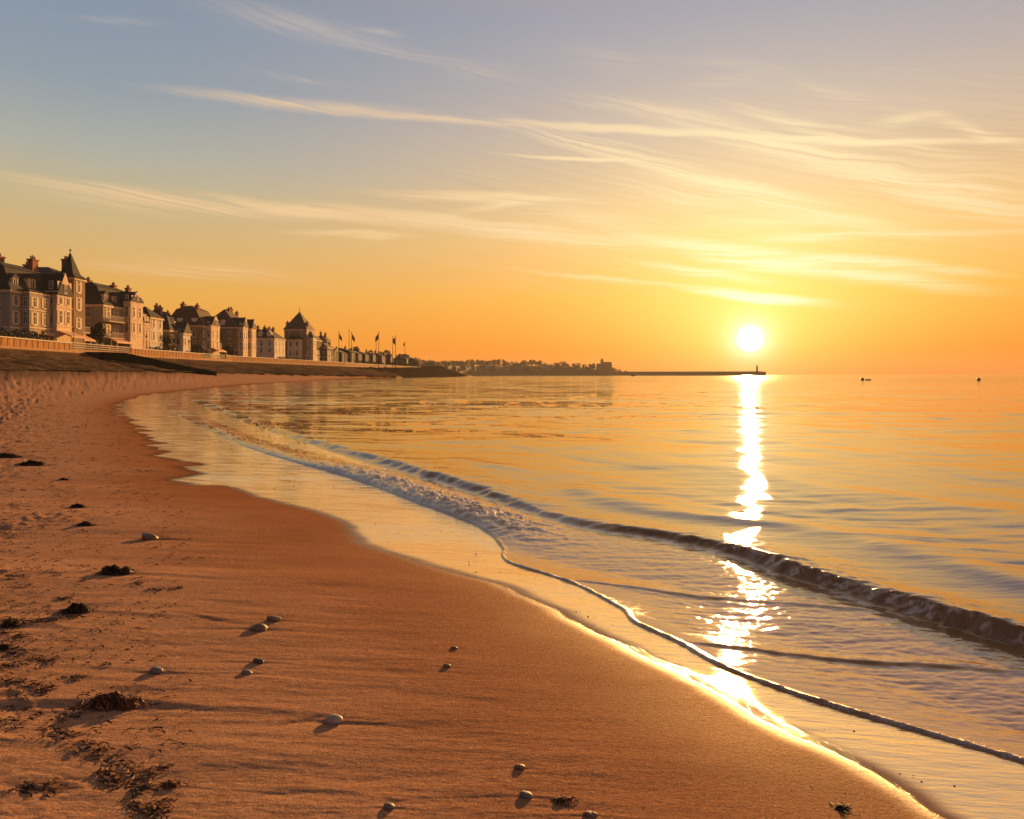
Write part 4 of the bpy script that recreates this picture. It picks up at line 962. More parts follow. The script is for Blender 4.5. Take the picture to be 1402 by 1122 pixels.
hedge(XF(190)-3, XF(190)-1.2, yf(222), yf(236), PZ, 3.0, 'broad hedge below the low dark house')
hedge(XF(196)+1, XF(196)+2.4, yf(259), yf(275), PZ, 2.2, 'hedge beside the white cottage')
hedge(XF(220)-1, XF(220)+1, yf(302), yf(321), PZ, 2.3, 'hedge between the two brown villas')
hedge(XF(262)+1, XF(262)+2.4, yf(372), yf(412), PZ, 2.0, 'low hedge in front of the long white house')
tree((134-CX)*149/F, 149, PZ, 6.2, 2.1, 'dark bushy tree against the grey villa side wall')
tree((226-CX)*180/F, 180, PZ, 5.5, 2.6, 'round tree in front of the low dark house')
tree((268-CX)*201/F, 201, PZ, 4.2, 2.0, 'small tree beside the white cottage')
tree((312-CX)*222/F, 222, PZ, 4.6, 2.2, 'small tree between the two brown villas')
for k, (px_, py_, d_, lab) in enumerate(((470, 477, 470, 'tree behind the first flagpole'), (487, 476, 500, 'tree crown over the terraced roofs by the paired flagpoles'), (505, 480, 520, 'tree crown left of the tall middle flagpole'), (527, 480, 540, 'tree crown right of the tall middle flagpole'), (551, 484, 560, 'tree by the last terraced house'), (566, 490, 600, 'outlying tree at the end of the terrace'))):
    zt = Zp(py_, d_); tree((px_-CX)*d_/F, d_, PZ-2, zt-PZ+2, 5.0, lab, 'leaf2', 'trees behind the terraced houses')

hedge(XF(380)+2.5, XF(380)+4, 345, 420, PZ, 2.6, 'long dark hedge below the terraced houses by the flagpoles')
hedge(XF(460)+2.5, XF(460)+4.5, 430, 515, PZ, 3.2, 'dark hedge before the last terraced houses')
# ------------------------------------------------------------------ street furniture and strollers on the promenade
def lamp(y_, dx, h, label):
    x = float(wallx(y_)) - dx; root = empty('street_lamp', (x, y_, PZ), label, 'street lamp', 'lamps along the promenade')
    MB().tube([(x,y_,PZ-.1),(x,y_,PZ+.6),(x,y_,PZ+h)], [.14,.09,.06], 7).build('post', M['rail'], root)
    MB().ball((x,y_,PZ+h+.22), .26, n=8, m_=6).tube([(x,y_,PZ+h-.05),(x,y_,PZ+h+.02)], .16, 8).build('lantern', M['rail'], root)
for px_, h, lab in ((114, 3.4, 'pale lamp post by the railing above the slipway'), (164, 3.6, 'pale lamp post in front of the grey villa bay'), (211, 3.6, 'pale lamp post before the pale rendered house'), (268, 3.6, 'lamp post before the flat topped brown villa'), (336, 3.6, 'lamp post in front of the hipped brown villa'), (405, 3.8, 'lamp post below the pyramid roof')):
    lamp(yw(px_), 1.6, h, lab)

def personm(): return simple('dark_coat', (.10,.08,.08), .8, .2, 5), simple('pale_jacket', (.5,.42,.38), .8, .15, 5)
pm = personm(); skinm = simple('skin', (.42,.26,.19), .6, .1, 5)
def person(x, y, z, h, mi, label):
    k = h/1.75; root = empty('person', (x, y, z), label, 'person', 'people strolling behind the railing')
    bm_ = MB()
    for s_ in (-1, 1): bm_.tube([(x+.03*s_*2,y+.10*s_*k,z),(x,y+.09*s_*k,z+.48*k),(x,y+.085*s_*k,z+.90*k)], [.05*k,.065*k,.09*k], 7)
    bm_.tube([(x,y,z+.82*k),(x,y,z+1.05*k),(x,y,z+1.32*k),(x,y,z+1.45*k),(x,y,z+1.52*k)], [.15*k,.15*k,.19*k,.13*k,.06*k], 9)
    for s_ in (-1, 1): bm_.tube([(x,y+.19*s_*k,z+1.40*k),(x+.03,y+.25*s_*k,z+1.12*k),(x+.10,y+.24*s_*k,z+.86*k)], [.06*k,.05*k,.04*k], 7)
    bm_.build('body', pm[mi], root, True)
    MB().tube([(x,y,z+1.48*k),(x,y,z+1.56*k)], .055*k, 7).ball((x+.01,y,z+1.64*k), .105*k, (1,.85,1.15), 8, 7).build('head', skinm, root, True)
for px_, mi, lab in ((131.5, 1, 'walker in pale jacket behind the railing above the slipway'), (139, 0, 'walker in dark coat behind the railing above the slipway'), (147.5, 1, 'second pale jacketed walker nearer the grey villa')):
    y_ = yw(px_); person(float(wallx(y_))-1.0, y_, PZ, 1.72, mi, lab)

# flagpoles
def flagm(name, c):
    m, t, b = newmat(name); t.put(b.inputs['Base Color'], t.ramp(t.noise(t.pos(), .6, 3), [(.3, tuple(v*.8 for v in c)), (.7, c)])); b.inputs['Roughness'].default_value = .8; return m
FM = [flagm('faded_red_cloth', (.22,.07,.05)), flagm('navy_cloth', (.05,.055,.10)), flagm('olive_cloth', (.14,.11,.06))]
def flagpole(px_, pt, d_, fl, sgn, lab, mi=0):
    x = (px_-CX)*d_/F; zt_ = Zp(pt, d_); root = empty('flagpole', (x, d_, PZ), lab, 'flagpole', 'flagpoles at the far end of the promenade')
    MB().tube([(x,d_,PZ-.2),(x,d_,lerp(PZ,zt_,.5)),(x,d_,zt_)], [.17,.14,.08], 7).ball((x,d_,zt_+.15), .25, n=6, m_=4).build('pole', M['iron'], root)
    if fl:
        f = MB(); n = 9; vs = []
        for i in range(n+1):
            u = i/n
            for j in range(5):
                v = j/4; vs.append((x+sgn*(.15+u*fl*.55), d_+.35*math.sin(u*7+v)*u, zt_-.4-v*fl*1.05*(1-.25*u)-u*fl*.85))
        fs = [(i*5+j, i*5+j+1, (i+1)*5+j+1, (i+1)*5+j) for i in range(n) for j in range(4)]
        f.add(vs, fs); o = f.build('flag', FM[mi], root, True)
        so_ = o.modifiers.new('thick', 'SOLIDIFY'); so_.thickness = .06
for a in ((464, 455.5, 330, 3.0, 1, 'first flagpole beside the brown house, dark flag drooping', 1), (478, 453, 350, 0, 1, 'bare flagpole standing beside a flagged one', 0), (481.5, 456, 352, 3.4, 1, 'flagpole with dark flag right beside the bare pole', 2), (518.6, 455, 380, 4.2, -1, 'tallest flagpole in the middle with large flag', 0),
          (515, 463, 385, 0, 1, 'thin bare pole hidden behind the large middle flag', 0), (537.6, 462, 410, 3.4, 1, 'left pole of the far pair with drooping flag', 1), (541.6, 460.5, 412, 3.2, -1, 'right pole of the far pair, slightly taller', 2), (554.5, 468, 440, 2.2, -1, 'last flagpole before the dark rocks', 0)):
    flagpole(*a[:3], a[3]*.72, *a[4:])

# ------------------------------------------------------------------ far headland, woods, harbour wall
def ridge(name, pts, mat, depth, amp, seed):
    """terrain ridge: pts (px, crest row, distance, base row)"""
    px_ = np.linspace(pts[0][0], pts[-1][0], 170); P = [p[0] for p in pts]
    top = np.interp(px_, P, [p[1] for p in pts]); D = np.interp(px_, P, [p[2] for p in pts])
    prof = [(0, -1.5), (.08, .30), (.3, .72), (.6, 1.0), (1.2, .9), (2.4, -.05)]
    vs = []
    for a, b_, d_ in zip(px_, top, D):
        zt_ = H + (CY-b_)*(d_+depth*.6)/F
        for u, hh in prof:
            dd = d_ + depth*u; vs.append(((a-CX)/F*d_ , dd, hh*zt_ if hh > 0 else hh))
    v = np.array(vs); v[:,2] += np.where(v[:,2] > 0, fbm(v[:,0]*.03, v[:,1]*.03, seed, 4)*amp, 0)
    n = len(prof); fs = [(i*n+k, (i+1)*n+k, (i+1)*n+k+1, i*n+k+1) for i in range(len(px_)-1) for k in range(n-1)]
    me = bpy.data.meshes.new(name); me.from_pydata([tuple(q) for q in v], [], fs); me.materials.append(mat)
    me.polygons.foreach_set('use_smooth', [True]*len(me.polygons))
    o = bpy.data.objects.new(name, me); COL.objects.link(o); o['kind'] = 'structure'
    return o
hillm = simple('headland_soil', (.085,.070,.042), .95, .4, .02, 0)
ridge('headland', [(480, 502, 900, 513), (560, 500, 950, 513), (600, 502, 1050, 513), (650, 500, 1250, 513), (700, 500.5, 1380, 513), (760, 502, 1480, 513), (815, 504, 1560, 513), (838, 508, 1600, 513), (862, 511.5, 1640, 513)], hillm, 70, 3.0, 401)
def woods(name, spec, label, m_, seed):
    rr_ = random.Random(seed); mb = MB()
    for (p0, p1, r0, r1, d0, n) in spec:
        for _ in range(n):
            px_ = rr_.uniform(p0, p1); d_ = d0 + rr_.uniform(-20, 60); py_ = lerp(r0, r1, (px_-p0)/(p1-p0)) + rr_.uniform(-.4, 2.6)
            z_ = Zp(py_, d_); s_ = rr_.uniform(2.0, 4.5)
            for k in range(3): leaves(mb, ((px_-CX)*d_/F + rr_.uniform(-3,3), d_+rr_.uniform(-3,3), z_-s_*.9*k), (s_*1.2, s_*1.2, s_*.8), 26, 1.1)
    o = mb.build(name, M[m_]); tag(o, label, 'woodland', kind='stuff')
woods('headland_woods', [(560, 600, 491, 497.5, 1010, 30), (600, 655, 496, 494.5, 1260, 34), (655, 690, 495.5, 493, 1380, 26), (690, 715, 497, 497.5, 1420, 16), (715, 740, 494, 494.5, 1480, 18), (740, 815, 498, 499.5, 1520, 36), (765, 775, 496, 496, 1520, 6), (838, 858, 504, 510, 1630, 12)], 'mass of trees covering the far headland', 'leaf2', 5)
def far_house(px_, py_b, py_t, wpx, d_, wm, lab):
    x = (px_-CX)*d_/F; w_ = wpx/F*d_; z0 = Zp(py_b, d_); ze_ = Zp(py_t + (py_b-py_t)*.32, d_); zt_ = Zp(py_t, d_)
    root = empty('headland_house', (x, d_, z0-2), lab, 'house', 'houses on the far headland')
    MB().box(x-w_/2, x+w_/2, d_-5, d_+5, z0-2, ze_).build('wall', M[wm], root)
    roof_mesh('hip', x-w_/2, x+w_/2, d_-5, d_+5, ze_, zt_, ov=.4).build('roof', M['tile'], root)
FH = [(572, 506, 499, 7, 960, 'white'), (583, 507, 501, 6, 980, 'cream'), (611, 506, 500, 7, 1120, 'white'), (622, 507, 501, 6, 1130, 'grey'), (634, 506, 500, 8, 1180, 'cream'), (648, 507, 501, 6, 1200, 'white'), (661, 506, 499.5, 8, 1300, 'cream'), (676, 507, 501, 6, 1320, 'grey'),
      (693, 507, 501, 7, 1380, 'white'), (706, 506, 500, 6, 1390, 'cream'), (722, 507, 500.5, 8, 1420, 'grey'), (738, 507, 501, 6, 1440, 'cream'), (750, 507, 501, 7, 1470, 'white'), (764, 507, 500, 6, 1490, 'grey'), (779, 507, 501, 7, 1500, 'cream'), (792, 507, 501, 6, 1520, 'white'), (804, 508, 502, 6, 1540, 'grey')]
NEARTO = ['at the landward end of the headland', 'second along from the landward end', 'just beyond the tip of the dark rocks', 'second beyond the tip of the rocks', 'third beyond the tip of the rocks', 'directly above the low tide rocks', 'under the first tall clump of trees', 'beside the first tall clump of trees', 'in the dip between tree clumps', 'second in the dip between tree clumps', 'under the second tall clump of trees', 'beside the second tall clump of trees', 'midway to the blocky fort', 'fourth before the blocky fort', 'third before the blocky fort', 'second before the blocky fort', 'next to the blocky fort']
COLN = {'white': 'white', 'cream': 'cream', 'grey': 'grey'}
for q, nt in zip(FH, NEARTO): far_house(*q[:5], {'white': 'grey', 'cream': 'dusky2', 'grey': 'dusky'}[q[5]], f'tiny hazy house {nt}')
# blocky fort with a small tower at the end of the headland
d_ = 1570; x = (826-CX)*d_/F; fo_ = empty('hilltop_fort', (x, d_, 8), 'square fort like building with turret at the end of the headland', 'building')
k = d_/F
MB().box(x-9*k, x+11*k, d_-10, d_+10, 4, Zp(499, d_)).box(x-3*k, x+10.5*k, d_-8, d_+8, Zp(499, d_)-.5, Zp(496, d_)).build('wall', M['brown'], fo_)
tb = MB().box(x-3.5*k, x-.2*k, d_-4, d_+4, Zp(500, d_), Zp(494, d_)).build('turret', M['brown'], fo_)
roof_mesh('pyramid', x-3.5*k, x-.2*k, d_-4, d_+4, Zp(494, d_), Zp(490.5, d_), ov=.3).build('turret_roof', M['tile'], tb)
MB().box(x-9*k, x+11*k, d_-10.2, d_-9.6, Zp(499, d_), Zp(498.2, d_)).build('battlement', M['brown'], fo_)
# harbour wall
xa, xb, dj = (838-CX)*1620/F, (1043-CX)*1500/F, 1500
hw = MB()
n = 40
for i in range(n):
    t0, t1 = i/n, (i+1)/n; x0_, x1_ = lerp(xa, xb, t0), lerp(xa, xb, t1); ya_, yb_ = lerp(1640, dj, t0), lerp(1640, dj, t1); z_ = 8.6
    for (o0, o1, h0, h1) in ((-5, 5, -2, 7.2), (1, 5.2, 7.2, z_)):
        hw.add([(x0_,ya_+o0,h0),(x1_,yb_+o0,h0),(x1_,yb_+o1,h0),(x0_,ya_+o1,h0),(x0_,ya_+o0,h1),(x1_,yb_+o0,h1),(x1_,yb_+o1,h1),(x0_,ya_+o1,h1)], [(0,3,2,1),(4,5,6,7),(0,1,5,4),(1,2,6,5),(2,3,7,6),(3,0,4,7)])
hw.tube([(xb, dj, -2), (xb, dj, 7.9)], [9, 8], 14)
tag(hw.build('harbour_wall', M['concrete'], at=((xa+xb)/2, 1570, 0)), 'long low harbour wall running out under the sun', 'breakwater')
xl = (1036.5-CX)*dj/F; lh = empty('lighthouse', (xl, dj, 7.9), 'tiny lighthouse at the end of the harbour wall', 'lighthouse')
MB().tube([(xl,dj,7),(xl,dj,12),(xl,dj,Zp(502, dj))], [2.4,1.9,1.5], 10).build('tower', M['grey'], lh)
MB().tube([(xl,dj,Zp(502,dj)),(xl,dj,Zp(502,dj)+.3)], 2.1, 10).build('gallery', M['iron'], lh)
MB().tube([(xl,dj,Zp(502,dj)+.3),(xl,dj,Zp(502,dj)+2.0)], 1.1, 8).tube([(xl,dj,Zp(502,dj)+2.0),(xl,dj,Zp(502,dj)+3.2)], [1.4,.1], 8).build('lantern', M['iron'], lh)

# ------------------------------------------------------------------ small craft and buoys
hullm = simple('dark_hull_paint', (.06,.045,.04), .5, .2, 3); palem = simple('weathered_white_hull', (.45,.36,.28), .5, .15, 3); buoym = simple('buoy_paint', (.10,.05,.03), .5, .2, 2)
def boat(px_, py_, Ln, m_, label, cabin=True, head=80):
    x, y, _ = *W(px_, py_, 0), 0; root = empty('boat', (x, y, 0), label, 'boat')
    n = 9; vs = []
    for i in range(n+1):
        u = i/n; w_ = Ln*.19*math.sin(math.pi*min(1, .18+.82*(1-u)))**.6 if i < n else .02; sh_ = .16*Ln*(1+.35*u*u)
        for (a, b_) in ((-1, 1), (-.75, .15), (0, -.08*1), (.75, .15), (1, 1)): vs.append((Ln*(u-.5), a*w_, b_*sh_ if b_ > 0 else -.03*Ln))
    fs = [(i*5+k, i*5+k+1, (i+1)*5+k+1, (i+1)*5+k) for i in range(n) for k in range(4)] + [(0,1,2,3,4)] + [(i*5, (i+1)*5, (i+1)*5+4, i*5+4) for i in range(n)]
    ca_, sa2 = math.cos(R(head)), math.sin(R(head))
    rot = lambda q: (x+q[0]*ca_-q[1]*sa2, y+q[0]*sa2+q[1]*ca_, q[2])
    MB().add([rot(q) for q in vs], fs).build('hull', m_, root)
    if cabin:
        b = MB().box(-.12*Ln, .16*Ln, -.11*Ln, .11*Ln, .14*Ln, .38*Ln).box(-.16*Ln, .19*Ln, -.13*Ln, .13*Ln, .38*Ln, .41*Ln); b.v = [rot(q) for q in b.v]; b.build('cabin', m_, root)
        b = MB().tube([(-.2*Ln,0,.2*Ln),(-.2*Ln,0,.72*Ln)], .012*Ln, 6); b.v = [rot(q) for q in b.v]; b.build('mast', M['iron'], root)
    else:
        b = MB()
        for u in (-.22, .05, .28): b.box(Ln*u-.03*Ln, Ln*u+.03*Ln, -.15*Ln, .15*Ln, .15*Ln, .175*Ln)
        b.v = [rot(q) for q in b.v]; b.build('thwart', M['dark'], root)
boat(867, 515.3, 6.0, hullm, 'small dark fishing boat lying before the harbour wall', True, 30)
boat(1188.5, 520.8, 1.9, palem, 'tiny pale dinghy moored beside the dark buoy', False, 8)
def buoy(px_, py_, r_, label):
    x, y = W(px_, py_, 0); root = empty('mooring_buoy', (x, y, 0), label, 'buoy', 'dark mooring buoys offshore')
    MB().ball((x, y, r_*.55), r_, (1, 1, .82), 14, 9).build('float', buoym, root, True)
    MB().tube([(x,y,r_*1.2),(x,y,r_*1.75)], [r_*.22, r_*.16], 8).ball((x,y,r_*1.8), r_*.2, n=8, m_=5).build('ring_post', M['iron'], root, True)
buoy(1181, 520.9, .50, 'dark round buoy beside the pale dinghy'); buoy(1340, 521.2, .52, 'solitary dark round buoy far from the others')
# low rocks off the tip of the revetment
for k, (px_, w_, lab) in enumerate(((655, 7, 'longest low rock just off the revetment tip'), (663.5, 4, 'middle low rock off the revetment tip'), (672, 5, 'outermost low rock off the revetment tip'))):
    x, y = W(px_, 515.45, 0); mb = MB().ball((x, y, -.1), w_*y/F*.5, (1, .5, .16), 12, 8, .14)
    tag(mb.build('rock', M['rock'], at=(x, y, 0)), lab, 'rock', 'low rocks off the revetment tip')
# ------------------------------------------------------------------ stones and seaweed on the sand
def pebm(name, c, c2):
    m, t, b = newmat(name); tc = t.node('ShaderNodeTexCoord').outputs['Object']
    n = t.noise(tc, 45, 5, .65); n2 = t.noise(tc, 300, 3, .6)
    t.put(b.inputs['Base Color'], t.mix(t.rng(n2, .45, .7, 0, .5), t.ramp(n, [(.35, c), (.65, c2)]), tuple(v*.6 for v in c[:3]) + (1,))); b.inputs['Roughness'].default_value = .55
    t.put(b.inputs['Normal'], t.bump(n2, .3, .002)); return m
PM = dict(white=pebm('pale_pebble', (.36,.30,.26,1), (.55,.47,.42,1)), grey=pebm('grey_pebble', (.15,.125,.115,1), (.27,.23,.205,1)), brown=pebm('brown_pebble', (.16,.10,.07,1), (.32,.20,.13,1)), dark=pebm('dark_pebble', (.06,.045,.04,1), (.14,.10,.08,1)))
PL = ['small brown pebble just above another brown stone', 'flat brown stone with a long furrow beside it', 'grey pebble below a scrap of dark stone', 'rough dark stone scrap just above a grey pebble', 'grey pebble lying alone above the biggest seaweed clump', 'large pale egg shaped pebble casting a soft shadow',
      'upper of two tiny stones in the middle of the sand', 'lower of two tiny stones in the middle of the sand', 'grey stone at the bottom edge of the sand', 'brown pebble above a pale grey one near the bottom', 'pale grey pebble below a brown one near the bottom', 'brown stone at the very bottom beside the weed scrap', 'large brown shell shaped stone on the smooth upper sand']
def pebble(x, y, wd_, kind, label, seed):
    rs = random.Random(seed); me = bpy.data.meshes.new('pebble'); import bmesh
    bm = bmesh.new(); bmesh.ops.create_icosphere(bm, subdivisions=4, radius=1)
    a, b_, c_ = wd_/2, wd_/2*rs.uniform(.62, .8), wd_/2*(rs.uniform(.50, .60) if kind == 'white' else rs.uniform(.40, .55)); o1 = rs.uniform(0, 50); amp = .05 if kind in ('white', 'grey') else .13
    P = np.array([v.co for v in bm.verts]); nn = fbm(P[:,0]*1.1+P[:,2]*.7+o1, P[:,1]*1.1-P[:,2]*.6+o1, seed, 3)*amp*2 + fbm(P[:,0]*3+P[:,2]*2+o1, P[:,1]*3+P[:,2], seed+9, 3)*amp*.5
    for v, q in zip(bm.verts, nn): v.co *= 1+q; v.co.x *= a*(1+.12*v.co.z); v.co.y *= b_; v.co.z *= c_
    bm.to_mesh(me); bm.free(); me.materials.append(PM[kind]); me.polygons.foreach_set('use_smooth', [True]*len(me.polygons))
    o = bpy.data.objects.new('pebble', me); COL.objects.link(o); o.location = (x, y, surf_z(x, y) + c_*.30); o.rotation_euler = (rs.uniform(-.12,.12), rs.uniform(-.02,.16), rs.uniform(-.5,.3))
    tag(o, label, 'stone', 'stones scattered over the sand')
for i, ((x, y, _, wp, kd), lab) in enumerate(zip(STONE_AT, PL)): pebble(x, y, wp/F*y*.92, kd, lab, 500+i)

def weedm(name, c1, c2):
    m, t, b = newmat(name); ri = t.node('ShaderNodeNewGeometry').outputs['Random Per Island']
    t.put(b.inputs['Base Color'], t.ramp(ri, [(0, c1), (.55, tuple(lerp(p, q, .35) for p, q in zip(c1, c2))), (1, c2)])); b.inputs['Roughness'].default_value = .62; b.inputs['Specular IOR Level'].default_value = .3; return m
WD = weedm('dark_seaweed', (.014,.009,.006,1), (.10,.045,.016,1)); WT = weedm('dry_seaweed', (.03,.014,.007,1), (.30,.11,.035,1))
surf_zq = surf_z
def ribbon(mb, rs, p, ang, L, wd_, lift, gz):
    n = 5; pts = []; x, y = p; a = ang
    vs = []
    for i in range(n+1):
        u = i/n; zz_ = gz(x, y) + lift*math.sin(math.pi*u)*rs.uniform(.5, 1.2) + .0015; ww = wd_*(.35+.9*math.sin(math.pi*(.12+.8*u)))
        nx, ny = -math.sin(a), math.cos(a); tz = rs.uniform(-.6, .6)*ww
        vs += [(x-nx*ww, y-ny*ww, zz_+tz), (x+nx*ww, y+ny*ww, zz_-tz+.001)]
        x += math.cos(a)*L/n; y += math.sin(a)*L/n; a += rs.uniform(-.7, .7)
    mb.add(vs, [(2*i, 2*i+1, 2*i+3, 2*i+2) for i in range(n)])
def clump(x, y, wd_, ht, label, seed, mat=None, group='clumps of seaweed on the sand'):
    rs = random.Random(seed); mb = MB(); z0 = surf_z(x, y); a, b_ = wd_/2, wd_/2*rs.uniform(.42, .6)
    bumps = [(rs.uniform(-.7, .7)*a, rs.uniform(-.5, .5)*b_, rs.uniform(.45, 1)) for _ in range(6)] + [(-.1*a, 0, 1.0)]
    def gz(px_, py_):
        q = 0
        for bx, by, bh in bumps: q = max(q, bh*math.exp(-(((px_-x-bx)/(a*.42))**2 + ((py_-y-by)/(b_*.6))**2)))
        return z0 + ht*q*.92
    core = []; n = 22                                        # lumpy damp core
    for i in range(n+1):
        for j in range(n+1):
            u, v = i/n*2-1, j/n*2-1; px_, py_ = x+u*a*1.02, y+v*b_*1.05; rr_ = math.hypot(u, v)
            core.append((px_, py_, gz(px_, py_)*1.0 - .004 - .05*max(0, rr_-.8) + rs.uniform(-.06, .06)*ht))
    mb.add(core, [(i*(n+1)+j, (i+1)*(n+1)+j, (i+1)*(n+1)+j+1, i*(n+1)+j+1) for i in range(n) for j in range(n)])
    s_ = max(.5, wd_/.25)
    for _ in range(int(170 if wd_ > .15 else 80)):
        t_ = rs.uniform(0, 6.28); q = rs.uniform(0, 1)**.6
        ribbon(mb, rs, (x+a*q*math.cos(t_)*.95, y+b_*q*math.sin(t_)), rs.uniform(0, 6.28), rs.uniform(.03, .085)*s_, rs.uniform(.002, .0055)*s_, ht*.22, gz)
    for _ in range(12): ribbon(mb, rs, (x+rs.uniform(-1.4, 1.5)*a, y+rs.uniform(-.9, .9)*b_), rs.gauss(0, .5), rs.uniform(.05, .12)*s_, .003*s_, .004, surf_zq)
    tag(mb.build('seaweed_clump', mat or WD, at=(x, y, z0)), label, 'seaweed', group)
CL = ['seaweed clump with a long shadow, above two rough dark smears', 'dark seaweed mound upslope of the brown pebbles', 'small dark weed tuft beside the shell shaped stone', 'little peaked weed tuft above another small tuft', 'flat dark weed heap high on the beach', 'largest tawny seaweed clump above the winding wrack line', 'tiny weed scrap near the flat dark heap', 'wiry weed scrap beside the pale grey pebble at the bottom', 'solitary black weed scrap near the wet edge', 'low weed tuft right of the winding wrack line', 'dark weed strand at the edge beside the flat heap', 'weed heap cut off by the picture edge', 'upper weed scrap by the picture edge']
for i, ((x, y, _, wp, hp), lab) in enumerate(zip(CLUMP_AT, CL)): clump(x, y, wp/F*y*1.05, hp/F*y*.8, lab, 600+i, WT if i in (5, 7, 9) else WD)
# winding wrack line: separate scraps of weed
def scrap(px_, py_, wpx, lab, seed, n=8, group='scraps of the winding wrack line', ang=None):
    x, y, z_ = ground_at(px_, py_); rs = random.Random(seed); mb = MB(); wd_ = wpx/F*y
    for _ in range(n):
        q = rs.gauss(0, .28)*wd_; ribbon(mb, rs, (x+q, y+rs.gauss(0, .16)*wd_ + (ang or 0)*q), rs.gauss(0, 1.0), rs.uniform(.025, .09), rs.uniform(.0015, .005), rs.uniform(.001, .007), surf_zq)
    tag(mb.build('seaweed_scrap', WT if seed % 3 else WD, at=(x, y, z_)), lab, 'seaweed', group)
WR = [(112, 965, 30), (98, 968, 26), (90, 978, 34), (78, 986, 30), (72, 996, 26), (80, 1003, 24), (90, 1010, 34), (104, 1019, 40), (116, 1025, 34), (132, 1031, 40), (146, 1037, 34), (158, 1046, 30), (168, 1053, 28), (135, 1058, 26), (140, 1066, 34), (156, 1069, 36), (172, 1070, 30), (185, 1078, 24), (196, 1058, 26), (212, 1053, 20), (178, 1099, 28), (186, 1105, 30), (194, 1111, 34), (206, 1117, 36), (218, 1113, 24), (224, 1098, 22)]
ORD = 'first second third fourth fifth sixth seventh eighth ninth tenth eleventh twelfth thirteenth fourteenth fifteenth sixteenth seventeenth eighteenth nineteenth twentieth twenty-first twenty-second twenty-third twenty-fourth twenty-fifth twenty-sixth'.split()
for i, (a, b_, c_) in enumerate(WR): scrap(a, b_, c_, f'{ORD[i]} weed scrap down the winding wrack line from the tawny clump', 700+i)
EDGE = [(10, 848, 26), (35, 851, 40), (60, 852, 26), (5, 886, 20), (14, 893, 18), (35, 900, 34), (58, 904, 24), (4, 911, 16), (22, 872, 14), (40, 940, 26), (14, 934, 22), (55, 947, 18), (95, 845, 20), (215, 807, 30), (188, 799, 16), (240, 806, 14), (84, 819, 16), (100, 928, 14), (70, 1076, 26), (30, 1079, 24), (2, 868, 18)]
for i, (a, b_, c_) in enumerate(EDGE): scrap(a, b_, c_, 'thin scrap of dried seaweed strewn on the upper sand', 800+i, 16, 'thin strewn weed scraps')
# strewn fragments of weed and shell, too many to count
rs = random.Random(91)
mb = MB(); px_l = []
for _ in range(1100):
    py_ = 513.4 + 35*math.exp(rs.uniform(0, 1)*2.7); mx = np.interp(py_, [540, 600, 700, 850, 1122], [150, 180, 260, 250, 260]); a = mx*rs.random()**1.9
    px_l.append((a, py_))
for (a, py_) in px_l:
    x, y = W(a, py_, .12 + .3*math.exp(-(py_-545)/60)); z_ = 0
    if y > 60: continue
    n_ = 1 + int(rs.random()*3); s_ = .6 + y/14
    for _ in range(n_): ribbon(mb, rs, (x+rs.gauss(0, .05)*s_, y+rs.gauss(0, .05)*s_), rs.gauss(0, .5), rs.uniform(.015, .07)*s_, rs.uniform(.002, .004)*s_, .006*s_, surf_zq)
tag(mb.build('weed_litter', WD), 'fine litter of weed fragments over the upper beach', 'seaweed', kind='stuff')
m_, t, b = newmat('shell_grit'); ri = t.node('ShaderNodeNewGeometry').outputs['Random Per Island']
t.put(b.inputs['Base Color'], t.ramp(ri, [(0, (.10,.07,.05,1)), (.4, (.48,.34,.25,1)), (1, (.66,.56,.47,1))])); b.inputs['Roughness'].default_value = .55
mb = MB(); N = 26000
u = np.array([rs.random() for _ in range(N)]); v_ = np.array([rs.random() for _ in range(N)])
py_a = 600 + 560*u**.8; pxa = -80 + v_*1420
d_a = (H-.06)*F/(py_a-CY); xa_ = (pxa-CX)/F*d_a
zs, ss, hs = sand_height(xa_, d_a); zs = zs + hs + furrows(xa_, d_a)
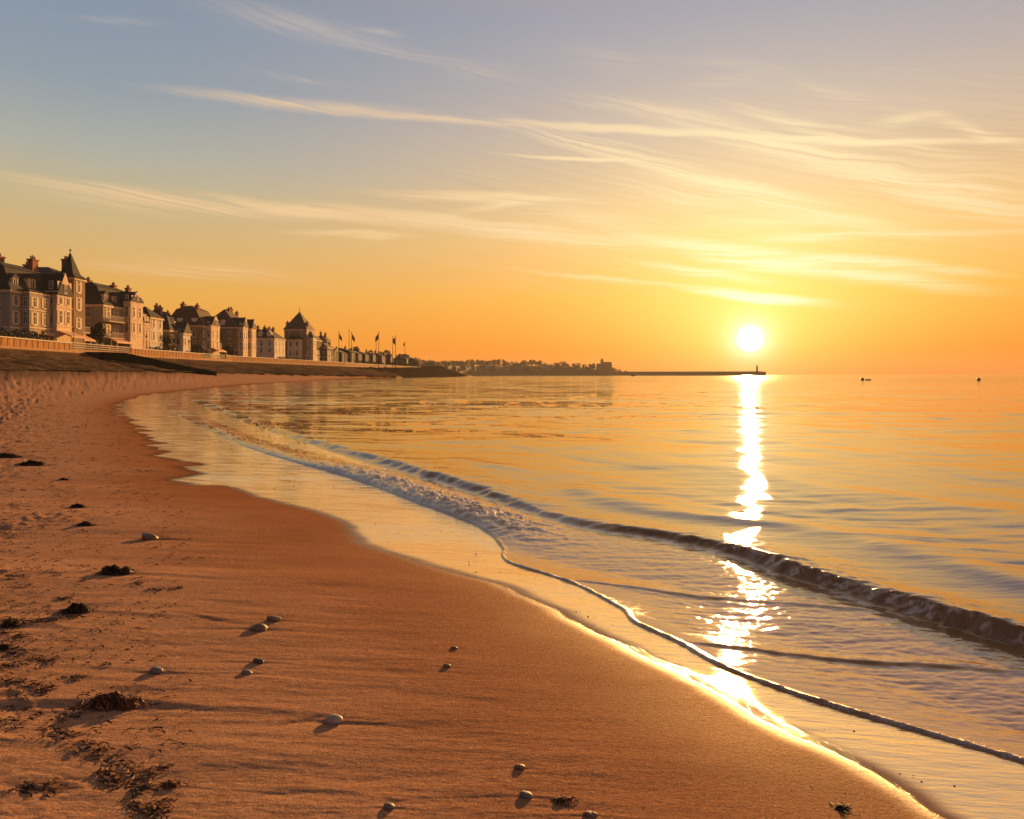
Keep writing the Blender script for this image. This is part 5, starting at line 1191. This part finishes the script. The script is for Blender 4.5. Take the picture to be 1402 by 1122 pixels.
for x, y, z_, s_ in zip(xa_, d_a, zs, ss):
    if s_ < .12: continue
    q = rs.uniform(.0007, .0019)*(1 if rs.random() < .93 else 1.8); a = rs.uniform(0, 6.28); tx, ty = rs.uniform(-.5, .5)*q, rs.uniform(-.5, .5)*q
    c_, d2 = math.cos(a)*q, math.sin(a)*q
    mb.add([(x-c_, y-d2, z_+.0006-tx), (x+d2*.7, y-c_*.7, z_+.0012+ty), (x+c_, y+d2, z_+.0016+tx), (x-d2*.7, y+c_*.7, z_+.0012-ty)], [(0,1,2,3)])
tag(mb.build('shell_grit', m_), 'tiny shell fragments sprinkled across the sand', 'shell grit', kind='stuff')
# dark specks of debris lying on the wet film
mb = MB()
for (a, py_, n_, sp) in ((790, 838, 3, 4), (822, 858, 6, 8), (803, 845, 4, 8), (850, 875, 4, 10), (832, 876, 4, 8), (640, 762, 8, 30), (560, 720, 10, 40), (450, 672, 14, 60), (400, 650, 12, 50), (870, 888, 4, 8), (700, 790, 6, 30), (1150, 1000, 5, 30), (1190, 1060, 8, 40), (1290, 1075, 8, 50)):
    for _ in range((n_+1)//2):
        x, y = W(a+rs.gauss(0, sp), py_+rs.gauss(0, sp*.25), .02); z_ = surf_zq(x, y); q = rs.uniform(.0015, .005)*(y/5)**.5
        mb.ball((x, y, z_+q*.4), q, (1.3, .8, .6), 6, 4, .2)
tag(mb.build('film_debris', WD), 'dark specks of debris lying on the wet shining sand', 'debris', kind='stuff')

# ------------------------------------------------------------------ sea air
hz = MB().box(-1700, 1900, -300, 2600, -3.5, 46).build('haze', bpy.data.materials.new('sea_air'))
hm = hz.data.materials[0]; hm.use_nodes = True; ht_ = NT(hm.node_tree); ht_.n.clear()
ho = ht_.node('ShaderNodeOutputMaterial'); hv = ht_.node('ShaderNodeVolumePrincipled'); ht_.l.new(hv.outputs[0], ho.inputs['Volume'])
hv.inputs['Color'].default_value = (.97, .92, .86, 1); hv.inputs['Density'].default_value = .00010; hv.inputs['Anisotropy'].default_value = .1
hz['kind'] = 'stuff'
tag(hz, 'thin warm evening haze over the bay', 'haze')
scene.cycles.volume_bounces = 0
